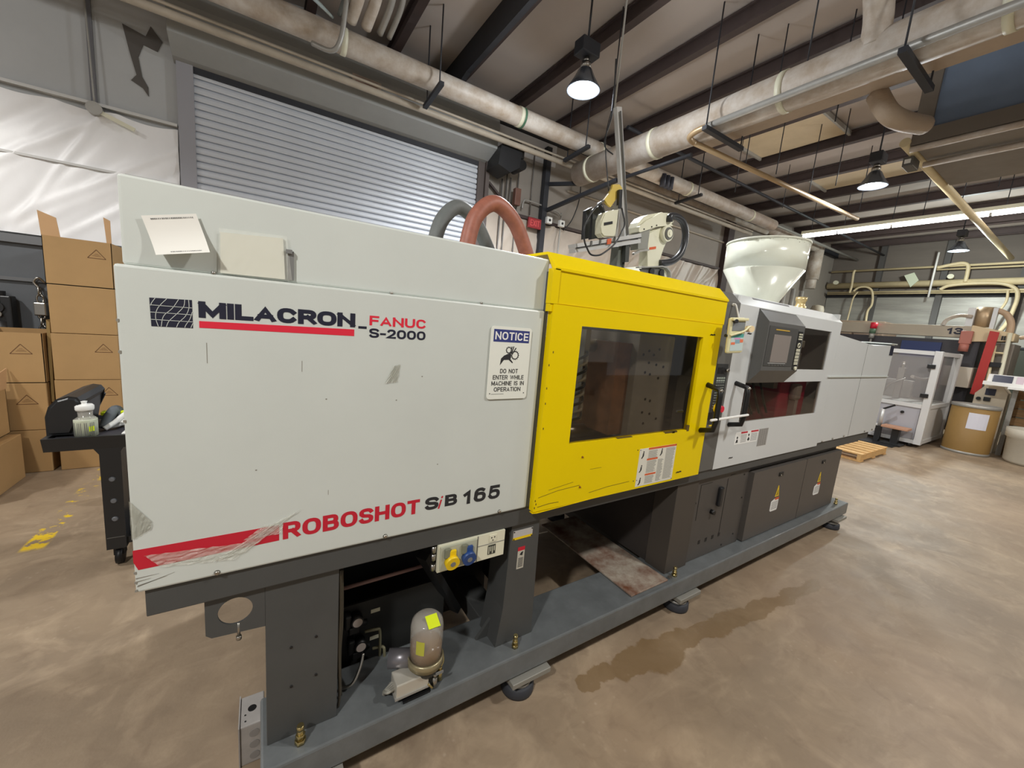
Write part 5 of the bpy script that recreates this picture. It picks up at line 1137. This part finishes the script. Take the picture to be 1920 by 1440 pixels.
# lamps
def high_bay(label, x, y, z, glow):
    t = thing('high_bay_lamp', label, 'lamp', (x, y, z), group=None)
    bm = B(); lathe(bm, [(.05, .17), (.07, .15), (.11, .07), (.165, -.02), (.165, -.03), (.155, -.03), (.10, .06), (.05, .14)], (0, 0), 28); obj('reflector', bm, [mat('reflector_outer', (120, 128, 140), .25, .8)], t, local=True)
    bm = B(); lathe(bm, [(0, .10), (.03, .09), (.045, .04), (.03, -.005), (0, -.015)], (0, 0), 16); obj('bulb', bm, glow, t, local=True)
    bm = B(); cyl(bm, (0, 0, .17), (0, 0, .22), .05, 18); cyl(bm, (0, 0, .22), (0, 0, .26), .035, 14); obj('collar', bm, STEEL, t, local=True)
    bm = B(); box(bm, -.11, .11, -.07, .07, .27, .40, .01); obj('ballast', bm, BEAMG, t, local=True)
    bm = B(); cyl(bm, (0, 0, .4), (0, 0, 4.81 - z), .01, 8); obj('stem', bm, BEAMG, t, local=True)
    return t
high_bay('blazing round high-bay lamp hanging over the machine', 2.98, 2.14, 3.95, BULB)
high_bay('dark high-bay lamp hanging from a stem in front of the long tube light', 7.45, 1.12, 3.92, BULB2)
high_bay('glowing high-bay lamp farthest away, below the long tube light', 13.0, 1.18, 3.98, BULB)
t = thing('tube_light', 'long row of fluorescent tubes crossing the hall in front of the far wall', 'lamp', (10.2, 1, 4.0))
for k, (y0, y1) in enumerate(((2.45, 3.05), (1.62, 2.43), (.42, 1.60), (-.8, .40), (-2.0, -.82), (-3.2, -2.02))):
    bm = B(); cyl(bm, (10.2 , y0, 3.98), (10.2, y1 - .02, 3.98), .032, 12); obj('tube', bm, TUBE, t)
bm = B(); box(bm, 10.13, 10.27, -3.2, 3.05, 4.02, 4.08); obj('housing', bm, CREAM, t)
for y in (-2, 0, 1.6, 2.9):
    bm = B(); cyl(bm, (10.2, y, 4.08), (10.2, y, 4.8), .006, 8); obj('hanger', bm, BEAMG, t)

# suspended blue-faced air unit, top right
t = thing('air_unit', 'big grey suspended air unit with a blue filter face at the upper right', 'unit', (6.6, -.6, 3.95))
bm = B(); box(bm, 6.02, 7.6, -2.6, .39, 3.77, 4.72, .01); ho = obj('housing', bm, mat('unit_grey', (132, 126, 118), .55, var=.12), t)
bm = B(); box(bm, 6.0, 6.02, -2.5, .30, 3.90, 4.64); obj('filter_panel', bm, BLUEF, ho)
bm = B(); box(bm, 5.97, 6.02, .27, .40, 3.76, 4.72); box(bm, 5.97, 6.02, -2.6, .27, 3.76, 3.90); box(bm, 5.98, 6.02, -1.15, -1.1, 3.9, 4.64); obj('frame', bm, mat('unit_frame', (120, 112, 102), .5, .2), ho)
bm = B(); cyl(bm, (6.0, .40, 3.73), (6.0, -2.6, 3.73), .03, 14); cyl(bm, (6.5, .40, 3.72), (6.5, -2.6, 3.72), .03, 14); obj('pipe', bm, PIPEW, t)
bm = B(); cyl(bm, (5.95, .44, 3.80), (13.4, .47, 3.80), .045, 16); obj('drain_pipe', bm, PIPEC, t)
for (x, y) in ((6.05, .48), (6.05, .2), (6.05, -.1), (7.5, .4)):
    bm = B(); cyl(bm, (x, y, 4.6), (x, y, 4.8), .01, 8); obj('hanger', bm, BEAMG, t)
bm = B(); box(bm, 6.2, 6.42, .41, .50, 3.64, 3.74, .01); dt_ = obj('drain_trap', bm, PANELG, t)
bm = B(); box(bm, 6.19, 6.2, .43, .48, 3.67, 3.71); obj('white_label', bm, PAPER, dt_)

# exit sign, alarm, door operator, warning sign, wall conduits
t = thing('exit_sign', 'small red exit sign on the wall below the conduit', 'sign', (3.92, 4.2, 3.18))
bm = B(); box(bm, 3.80, 4.04, 4.15, 4.19, 3.10, 3.25, .006); obj('case', bm, mat('exit_red', (150, 40, 46), .5), t)
bm = B(); block(bm, 'EXIT', 3.83, 4.01, 3.13, 3.22, 4.15, .014); obj('lettering', bm, mat('exit_letter', (214, 84, 84), .5), t)
t = thing('door_operator', 'black motor operator mounted at the top right corner of the roller door', 'motor', (3.2, 4.1, 3.9))
bm = B(); prism(bm, [(3.02, 3.72), (3.22, 3.66), (3.36, 3.76), (3.4, 4.06), (3.22, 4.12), (3.05, 3.98)], 3.84, 4.2, 'y'); obj('housing', bm, BLACKP, t)
bm = B(); cyl(bm, (3.42, 4.1, 3.82), (3.42, 3.86, 3.82), .07, 18); box(bm, 3.3, 3.44, 3.86, 4.0, 3.9, 4.08, .01); obj('motor', bm, BLACK, t)
t = thing('warning_placard', 'tan paper notice stuck on the hood above the roller door', 'sign', (1.4, 3.9, 4.1))
bm = B(); prism(bm, [(3.905, 4.03), (3.912, 4.03), (3.905, 4.165), (3.898, 4.165)], 1.15, 1.46, 'x'); 
obj('sheet', bm, mat('placard_tan', (196, 182, 168), .6), t)
bm = B()
for k in range(5): box(bm, 1.18, 1.42 - .04 * (k % 2), 3.893, 3.899, 4.05 + k * .022, 4.058 + k * .022)
obj('printed_lines', bm, mat('placard_ink', (150, 110, 96), .7), t)
WC = mat('wall_conduit', (112, 108, 104), .5, .3)
for i, (x, z0, z1, lab) in enumerate(((3.32, 1.2, 3.7, 'first thin vertical conduit right of the roller door'), (3.40, 1.2, 3.85, 'second thin vertical conduit right of the roller door'), (3.60, 1.2, 4.3, 'dark vertical conduit left of the exit sign'), (3.86, 3.3, 4.3, 'short vertical conduit rising above the exit sign'), (3.47, 3.2, 3.75, 'short conduit beside the brown switch box'))):
    bm = B(); cyl(bm, (x, 4.235, z0), (x, 4.235, z1), .011, 8); tag(obj('wall_conduit', bm, WC), lab, 'conduit')
bm = B(); tube(bm, [(3.7, 4.22, 3.36), (3.72, 4.22, 3.47), (3.8, 4.22, 3.5), (4.3, 4.22, 3.47), (4.45, 4.22, 3.42), (4.48, 4.22, 3.25), (4.46, 4.22, 1.3)], .013, 8); tag(obj('bent_conduit', bm, GALV), 'bent conduit looping over the exit sign and down the wall', 'conduit')
bm = B(); tube(bm, [(4.75, 4.2, 4.3), (4.8, 4.18, 3.8), (4.7, 4.2, 3.4), (4.55, 4.22, 3.2)], .009, 8); tag(obj('loose_cable', bm, HOSEK), 'loose dark cable drooping down the wall right of the exit sign', 'cable')
bm = B(); beam(bm, (3.1, 4.24, 3.6), (3.62, 4.24, 3.22), .035, .03); tag(obj('diagonal_brace', bm, BEAM), 'dark diagonal brace right of the roller door', 'brace')
bm = B(); box(bm, 3.50, 3.60, 4.12, 4.2, 3.36, 3.60, .006); tag(obj('switch_box', bm, mat('switch_brown', (112, 78, 66), .5)), 'brown switch box on the wall right of the roller door', 'box')
t = thing('emergency_light', 'pair of small white emergency lamp heads on the wall rail right of the exit sign', 'lamp', (4.3, 4.2, 3.26))
for x in (4.18, 4.44):
    bm = B(); box(bm, x - .05, x + .05, 4.12, 4.18, 3.22, 3.32, .006); hh = obj('lamp_head', bm, PAPER, t)
    bm = B(); cyl(bm, (x, 4.12, 3.27), (x, 4.115, 3.27), .02, 12); obj('lens', bm, BLACK, hh)
for k in range(3):
    bm = B(); cyl(bm, (5.75 + k * .1, 3.3, 3.98), (5.75 + k * .1, 3.3, 4.16), .045, 12); obj('valve_body', bm, mat('valve_blue', (58, 62, 76), .5), pa)

# ------------------------------------------------------------------ far wall pipes
t = thing('wall_pipes', 'cream pipes and looping conduits fixed high on the far wall', 'pipes', (15.3, 1.5, 3.6))
bm = B(); cyl(bm, (15.3, 4.25, 3.58), (15.3, -8, 3.58), .085, 18); obj('main_pipe', bm, PIPEC, t)
for z, r, y0 in ((4.0, .03, 4.2), (3.92, .022, 1.9), (3.37, .028, 4.2), (3.32, .018, 4.2)):
    bm = B(); cyl(bm, (15.25, y0, z), (15.25, -8, z), r, 10); obj('conduit', bm, PIPEC, t)
for pts, r in (([(3.55, 3.40), (3.45, 3.50), (3.3, 3.52), (3.15, 3.44), (3.08, 3.25), (3.06, 3.0), (3.12, 2.8), (3.1, 2.4)], .028), ([(3.44, 3.38), (3.52, 3.2), (3.54, 2.8), (3.56, 2.3)], .02), ([(1.9, 3.97), (1.6, 4.04), (1.45, 4.05), (1.36, 3.98), (1.34, 3.8), (1.34, 3.58)], .04), ([(3.62, 4.02), (3.64, 3.9), (3.62, 3.55), (3.64, 3.35)], .03),
               ([(1.75, 3.40), (1.6, 3.50), (1.2, 3.54), (.75, 3.52), (.52, 3.40), (.45, 3.2), (.46, 2.9), (.5, 2.6), (.6, 2.35), (.8, 2.15)], .04), ([(.62, 3.36), (.60, 3.1), (.68, 2.8), (.74, 2.4), (.78, 1.2)], .025)):
    bm = B(); tube(bm, [(15.22, y, z) for y, z in pts], r, 10); obj('bent_conduit', bm, PIPEC, t)
bm = B(); cyl(bm, (15.15, 1.92, 4.35), (15.15, 1.92, 3.2), .022, 10); obj('drop_pipe', bm, PAPER, t)
bm = B(); cyl(bm, (15.2, 1.6, 3.72), (15.1, 1.6, 3.72), .06, 12); cyl(bm, (15.2, 4.0, 3.66), (15.1, 4.0, 3.66), .06, 12); obj('valve_wheel', bm, CREAM, t)
bm = B(); prism(bm, [(2.50, 3.80), (2.31, 3.87), (2.19, 3.66), (2.32, 3.48)], 15.195, 15.214, 'x'); tag(obj('diamond_placard', bm, mat('placard_green', (206, 214, 190), .6)), 'pale diamond shaped placard hanging from the far wall pipes', 'placard')
t = thing('vertical_duct', 'thick dusty vertical pipe dropping in the far corner right of the hopper', 'pipe', (13.6, 4.05, 3.6))
bm = B(); cyl(bm, (13.6, 4.05, 4.5), (13.6, 4.05, 3.55), .16, 20); cyl(bm, (13.6, 4.05, 3.65), (13.6, 4.05, 3.3), .12, 18); obj('pipe', bm, PIPEW, t)
bm = B(); cyl(bm, (10.4, 4.05, 4.42), (13.75, 4.05, 4.42), .12, 18); obj('header', bm, PIPEW, t)
# clutter of tanks against the corner wall
for i, (x, y, z, r, c, lab) in enumerate(((8.6, 3.2, 2.55, .16, (150, 112, 96), 'reddish grey cylinder tank standing behind the machine just right of the hopper cone'), (12.6, 3.4, 2.75, .15, (160, 150, 132), 'pale thin cylinder tank standing behind the machine near the corner'))):
    t = thing('storage_tank', lab, 'tank', (x, y, 0))
    bm = B(); lathe(bm, [(0, 0), (r, 0), (r, z - .12), (r * .8, z - .03), (0, z)], (x, y), 24); obj('shell', bm, mat('tank_%d' % i, c, .6, var=.15), t)
    bm = B(); cyl(bm, (x, y, z - .35), (x, y, z - .3), r * 1.08, 24); obj('band', bm, GALV, t)
t = thing('equipment_rack', 'dark tall equipment rack of pipes standing along the back wall right of the hopper', 'rack', (11.4, 3.7, 0))
bm = B(); box(bm, 10.2, 12.2, 3.5, 3.95, 0, 2.5); obj('cabinet', bm, mat('rack_dark', (58, 54, 50), .6, var=.3, vscale=2), t)
for k in range(4):
    bm = B(); cyl(bm, (10.3 + k * .45, 3.45, 0), (10.3 + k * .45, 3.45, 3.0), .05, 12); obj('riser', bm, GALV, t)
t = thing('hydraulic_cabinet', 'brown dusty cabinet behind the end of the machine below the looping conduit', 'cabinet', (14.2, 2.9, 0))
bm = B(); box(bm, 13.8, 14.9, 2.3, 3.6, 0, 2.45, .02); obj('body', bm, mat('cabinet_brown', (132, 112, 94), .7, var=.25, vscale=2), t)
bm = B(); box(bm, 13.78, 13.8, 2.4, 2.9, 1.2, 2.3); obj('door', bm, mat('cabinet_brown_b', (112, 94, 80), .7), t)

# ------------------------------------------------------------------ machine number 13 and its guarded robot cell
t = thing('guarded_cell', 'white framed cell with clear guard panels on the floor beyond the pallet', 'cell', (10.9, 1.4, 0))
FRW = mat('cell_white', (214, 214, 212), .45, var=.03)
cx0, cx1, cy0, cy1 = 10.2, 11.65, .57, 2.5
for x in (cx0, cx1):
    for y in (cy0, cy1):
        bm = B(); box(bm, x - .05, x + .05, y - .05, y + .05, .06, 1.74, .006); obj('post', bm, FRW, t)
bm = B()
for z in (.10, .75, 1.70):
    box(bm, cx0, cx1, cy0 - .04, cy0 + .04, z - .035, z + .035); box(bm, cx0 - .04, cx0 + .04, cy0, cy1, z - .035, z + .035); box(bm, cx0, cx1, cy1 - .04, cy1 + .04, z - .035, z + .035)
obj('rail_frame', bm, FRW, t)
for y0, y1 in ((cy0 + .06, 1.5), (1.54, cy1 - .05)):
    bm = B(); box(bm, cx0 - .01, cx0 + .0, y0, y1, .79, 1.66); obj('clear_panel', bm, GLASSC, t)
    bm = B(); box(bm, cx0 - .02, cx0 + .0, y0, y1, .14, .71); lp = obj('lower_panel', bm, mat('cell_panel', (176, 176, 182), .4), t)
bm = B(); box(bm, cx0 + .05, cx1 - .05, cy0 - .005, cy0 + .005, .79, 1.66); obj('clear_panel', bm, GLASSC, t)
bm = B(); box(bm, cx0 + .05, cx1 - .05, cy0 - .02, cy0, .14, .71); obj('lower_panel', bm, FRW, t)
for z in (1.47, .95):
    bm = B(); box(bm, cx0 - .08, cx0 - .04, cy0 - .0, cy0 + .10, z - .035, z + .035, .005); obj('hinge', bm, BLACK, t)
bm = B(); cyl(bm, (cx0 - .05, .85, .60), (cx0 - .0, .85, .60), .025, 12); obj('knob', bm, BLACK, t)
for (x, y, z, sx, sy, sz, m_) in ((10.9, 1.6, .79, .25, .25, .5, BLACKP), (10.7, 1.1, .79, .08, .1, .6, STEEL), (11.2, 1.2, .79, .12, .4, .35, GALV), (10.6, 2.0, .79, .2, .3, .4, DGREY), (11.3, .8, .79, .06, .06, .75, STEEL)):
    bm = B(); box(bm, x - sx / 2, x + sx / 2, y - sy / 2, y + sy / 2, z, z + sz, .01); cyl(bm, (x, y, z + sz), (x, y, z + sz + .12), .03, 10); obj('fixture', bm, m_, t)
bm = B(); box(bm, cx0 - .0, cx1, cy0, cy1, .74, .79); obj('bed', bm, GALV, t)
bm = B(); tube(bm, [(10.5, .9, 1.25), (10.9, .85, 1.2), (11.3, .8, 1.22)], .03, 10); tube(bm, [(10.6, 1.3, .8), (10.55, 1.2, 1.05), (10.6, 1.0, 1.2)], .02, 8); obj('pipework', bm, STEEL, t)
for x in (cx0, cx1):
    for y in (cy0 + .1, cy1 - .1):
        bm = B(); cyl(bm, (x, y, 0), (x, y, .08), .03, 12); obj('caster', bm, BLACK, t)
t = thing('step_table', 'small tan topped table on a black leg in front of the white cell', 'table', (9.9, .9, 0))
bm = B(); box(bm, 9.85, 10.12, .66, 1.02, .30, .34, .006); obj('table_top', bm, mat('table_tan', (190, 144, 116), .6), t)
bm = B(); box(bm, 9.95, 10.05, .78, .88, .02, .30); box(bm, 9.8, 10.1, .70, 1.0, .013, .03); obj('leg', bm, BLACKP, t)
t = thing('clamp_arm', 'grey and black clamp stand beside the small tan table', 'stand', (9.95, 1.1, 0))
bm = B(); box(bm, 9.9, 9.99, 1.03, 1.10, .013, .30); prism(bm, [(9.9, .05), (10.0, .05), (9.96, .3), (9.92, .3)], 1.02, 1.1, 'y'); obj('foot', bm, BLACKP, t)
bm = B(); cyl(bm, (9.94, 1.06, .30), (9.94, 1.06, .62), .03, 12); box(bm, 9.9, 10.0, 1.08, 1.2, .24, .34, .01); obj('column', bm, ALU, t)
bm = B(); beam(bm, (9.94, 1.06, .62), (9.98, .92, .72), .03, .03); obj('lever', bm, BLACK, t)
bm = B(); box(bm, 9.6, 10.15, .75, 1.9, .001, .012); tag(obj('floor_mat', bm, BLACKP), 'black rubber mat on the floor before the white cell', 'mat')

t = thing('numbered_press', 'distant moulding machine marked 13 with a long beige beam and a red stripe', 'machine', (12.2, 1, 0))
BGE = mat('press_beige', (176, 166, 148), .5, var=.04)
bm = B(); box(bm, 12.0, 12.25, .55, 3.3, 2.07, 2.30, .006); bb = obj('beam', bm, BGE, t)
bm = B(); block(bm, '13', -.36, -.14, 2.13, 2.26, 11.999, .035, .03, .5, depth=.002, face='-x')
for v in bm.verts: v.co.y = .55 + (.44 - (v.co.y + .36)) * 1.0 - .12
obj('number', bm, NAVY, bb)
bm = B(); prism(bm, [(.0, 2.05), (.55, 2.0), (.55, 2.32), (.0, 2.19)], 12.0, 12.6, 'x'); obj('head_casing', bm, mat('press_cream', (216, 196, 158), .5), t)
bm = B()
for k in range(3): box(bm, 11.985, 12.0, .07 + k * .03, .09 + k * .03, 2.06, 2.14)
obj('vent_slots', bm, INKD, t)
bm = B(); prism(bm, [(.18, 2.20), (.30, 2.22), (.34, 1.0), (.22, .98)], 11.9, 11.94, 'x'); obj('red_stripe', bm, mat('stripe_red', (178, 46, 40), .5), t)
bm = B(); box(bm, 12.05, 12.9, .4, 3.2, .2, 2.02); obj('body', bm, mat('press_dark', (64, 62, 66), .6, var=.3, vscale=2), t)
bm = B(); box(bm, 12.0, 12.05, .9, 1.5, 1.62, 1.95); obj('blue_cover', bm, mat('press_blue', (40, 54, 98), .5), t)
bm = B(); box(bm, 11.85, 12.4, .38, .62, 1.10, 1.50, .01); obj('control_box', bm, mat('press_box', (206, 196, 180), .5), t)
bm = B(); box(bm, 12.08, 12.9, -.02, .2, .9, 2.0); obj('side_casing', bm, mat('press_grey_b', (132, 124, 112), .5, var=.1), t)
bm = B(); cyl(bm, (12.2, .45, 2.3), (12.2, .45, 2.68), .13, 24); obj('cylinder', bm, mat('cyl_tan', (196, 172, 140), .35, .4), t)
for y0, y1 in ((.56, .66), (.28, .34)):
    bm = B(); box(bm, 12.02, 12.14, y0, y1, 2.25, 2.66); obj('cylinder_side', bm, ALU, t)
bm = B(); box(bm, 11.88, 11.98, .50, .66, 1.95, 2.2, .01); cyl(bm, (11.93, .58, 1.8), (11.93, .58, 1.95), .07, 12); obj('red_motor', bm, mat('motor_red', (176, 110, 96), .5), t)
bm = B(); tube(bm, [(12.0, .95, 2.3), (12.0, .9, 2.42), (12.0, .75, 2.5), (12.0, .58, 2.48)], .035, 10); obj('white_hose', bm, PIPEW, t)
bm = B(); tube(bm, [(12.1, .3, 2.62), (12.1, .18, 2.55), (12.1, .1, 2.4), (12.1, .08, 2.2)], .05, 10); tube(bm, [(12.1, -.05, 2.12), (12.1, -.2, 2.2), (12.1, -.3, 2.5), (12.1, -.3, 2.9)], .035, 10); obj('hose', bm, mat('hose_tan', (190, 164, 136), .5), t)
t = thing('signal_light', 'small red topped signal light standing at the left of the beige beam', 'light', (11.9, 2.25, 2.0))
bm = B(); cyl(bm, (11.92, 2.0, 2.17), (11.92, 2.0, 2.30), .06, 14); obj('red_lens', bm, REDF, t)
bm = B(); cyl(bm, (11.92, 2.0, 2.06), (11.92, 2.0, 2.17), .055, 14); obj('green_lens', bm, mat('lens_green', (92, 120, 96), .4), t)
bm = B(); cyl(bm, (11.92, 2.0, 1.95), (11.92, 2.0, 2.06), .05, 14); cyl(bm, (11.92, 2.0, 0), (11.92, 2.0, 1.95), .02, 10); obj('base', bm, GALV, t)
t = thing('guard_rail_post', 'white upright pipe stand beside the red striped machine', 'post', (11.6, 0, 0))
bm = B(); cyl(bm, (11.98, .0, .0), (11.98, .06, 2.2), .03, 10); obj('upright', bm, CREAM, t)
bm = B(); cyl(bm, (11.98, .14, 0), (11.98, .20, 1.95), .025, 10); cyl(bm, (11.98, .2, 1.82), (11.98, .05, 1.82), .018, 8); obj('upright', bm, PIPEC, t)
bm = B(); box(bm, 11.93, 11.99, .06, .20, 1.55, 1.64, .005); obj('clamp', bm, BLACK, t)

# desk with monitor, drum, tub, pallet and wood stack on the right
t = thing('vacuum_pump', 'cream equipment case with a dark blue display behind the fibre drum', 'case', (11.5, 0, 0))
bm = B(); prism(bm, [(-.16, 0), (.22, 0), (.22, 1.05), (.10, 1.24), (-.08, 1.22), (-.16, 1.1)], 11.45, 11.85, 'x'); obj('case', bm, mat('case_cream', (204, 190, 166), .5, var=.08), t)
bm = B(); box(bm, 11.435, 11.45, -.02, .10, 1.04, 1.16); obj('display', bm, NAVY, t)
bm = B(); box(bm, 11.42, 11.45, .02, .1, .93, 1.0); cyl(bm, (11.45, .16, .96), (11.41, .16, .96), .03, 12); obj('connector', bm, BLACK, t)
t = thing('work_desk', 'white work desk top right carrying the small monitor', 'desk', (11.3, -.5, 0))
bm = B(); box(bm, 11.0, 11.45, -1.7, -.18, 1.205, 1.235); obj('desk_top', bm, PAPER, t)
for y in (-.25, -1.6):
    bm = B(); box(bm, 11.38, 11.43, y - .02, y + .04, 0, 1.205); obj('leg', bm, GALV, t)
t = thing('monitor', 'small white monitor with a dark screen on the white desk', 'monitor', (11.2, -.2, 1.235))
bm = B(); box(bm, 11.1, 11.3, -.42, .12, 1.236, 1.30); prism(bm, [(11.12, 1.30), (11.28, 1.30), (11.28, 1.43), (11.16, 1.43)], -.34, .08, 'y'); obj('housing', bm, PAPER, t)
bm = B(); prism(bm, [(11.105, 1.29), (11.115, 1.29), (11.15, 1.42), (11.14, 1.42)], -.20, .02, 'y'); obj('screen', bm, mat('screen_blue', (40, 40, 62), .3), t)
bm = B(); prism(bm, [(11.108, 1.29), (11.118, 1.29), (11.15, 1.42), (11.14, 1.42)], -.32, -.24, 'y'); obj('button_strip', bm, mat('strip_pink', (214, 196, 206), .5), t)
t = thing('fibre_drum', 'brown fibre drum with a metal rim and a taped white paper', 'drum', (10.95, .1, 0))
DC = (10.93, .10)
bm = B(); lathe(bm, [(0, 0), (.285, 0), (.29, .05), (.29, .84), (0, .84)], DC, 36); obj('barrel', bm, DRUMF, t)
bm = B(); lathe(bm, [(.292, .82), (.302, .83), (.302, .87), (.29, .875), (.28, .86), (0, .85)], DC, 36); obj('rim', bm, GALV, t)
bm = B(); lathe(bm, [(.288, .0), (.298, .0), (.298, .04), (.288, .045)], DC, 36); obj('base_ring', bm, GALV, t)
bm = B()
for i in range(6):
    a0, a1 = math.radians(176 + i * 8), math.radians(184 + i * 8); r = .293
    bm.faces.new([bm.verts.new((DC[0] + r * math.cos(a), DC[1] + r * math.sin(a), z)) for a, z in ((a0, .46), (a1, .46), (a1, .74), (a0, .74))])
obj('taped_paper', bm, mat('paper_blue', (220, 220, 230), .6), t)
t = thing('white_tub', 'round off-white plastic tub at the right edge in front of the wood stack', 'tub', (10.7, -.62, 0))
bm = B(); lathe(bm, [(0, 0), (.30, 0), (.335, .05), (.35, .42), (.375, .44), (.38, .58), (.36, .58), (.34, .45), (.32, .06), (0, .03)], (11.0, -.66), 36); obj('shell', bm, TUBW, t)
t = thing('wood_crate', 'stack of dark wooden crate boards behind the white tub', 'crate', (11.9, -.9, 0))
for k in range(7):
    bm = B(); box(bm, 11.5, 11.53, -2.4, -.22, .10 + k * .155, .235 + k * .155); obj('board', bm, WOODD, t)
for y in (-.26, -1.2, -2.3):
    bm = B(); box(bm, 11.53, 11.6, y - .04, y + .04, 0, 1.19); obj('upright', bm, WOODD, t)
t = thing('green_cabinet', 'dark green grey storage door on the far wall at the right edge', 'door', (15.4, -1.5, 0))
bm = B(); box(bm, 15.36, 15.43, -4.0, .36, 0, 1.98); obj('leaf', bm, mat('green_grey', (70, 74, 64), .55), t)

# pallet
t = thing('wooden_pallet', 'small pale wooden pallet on the floor behind the right end of the machine', 'pallet', (8.3, 1.1, 0))
for y in (.66, 1.08, 1.5):
    bm = B(); box(bm, 7.72, 8.88, y, y + .045, .02, .105); obj('stringer', bm, WOOD, t)
for k in range(6):
    x = 7.72 + k * .205; bm = B(); box(bm, x, x + .13, .65, 1.56, .106, .124); obj('deck_board', bm, WOOD, t)
for k in range(3):
    x = 7.72 + k * .515; bm = B(); box(bm, x, x + .12, .65, 1.56, .002, .019); obj('bottom_board', bm, WOOD, t)
# folded hose on floor behind the machine end
bm = B(); box(bm, 4.95, 5.2, .3, .9, .001, .02); bm.free()

# the machine across the aisle, seen only as a reflection in the gate window
t = thing('opposite_machine', 'pale moulding machine across the aisle, seen mirrored in the gate window', 'machine', (4.5, -6.2, 0))
bm = B(); box(bm, 1.5, 4.6, -6.8, -5.6, .85, 1.85, .01); obj('cover', bm, WHITE, t)
bm = B(); box(bm, 4.65, 6.0, -6.8, -5.6, .85, 1.9, .01); obj('gate', bm, YELLOW, t)
bm = B(); box(bm, 1.5, 7.5, -6.7, -5.7, .15, .84); obj('base', bm, DGREY, t)
bm = B(); box(bm, 6.05, 7.6, -6.8, -5.6, .85, 1.8, .01); obj('cover', bm, WHITE2, t)
bm = B(); box(bm, 1.6, 3.0, -5.6, -5.598, .95, 1.0); obj('stripe', bm, RED, t)
bm = B()
for x in (1.9, 7.2):
    for y in (-6.6, -5.8): cyl(bm, (x, y, 0), (x, y, .16), .06, 14)
obj('foot', bm, BLACK, t)

# tiny marks too small to pick apart one by one
for o in bpy.data.objects:
    if o.name.split('.')[0] in ('scratches', 'printed_lines', 'tape_remnant', 'bolt_hole', 'chipped_paint', 'keys', 'key_label', 'pictogram', 'slots', 'screws', 'rivets', 'soft_key', 'grid_line'): o['kind'] = 'stuff'
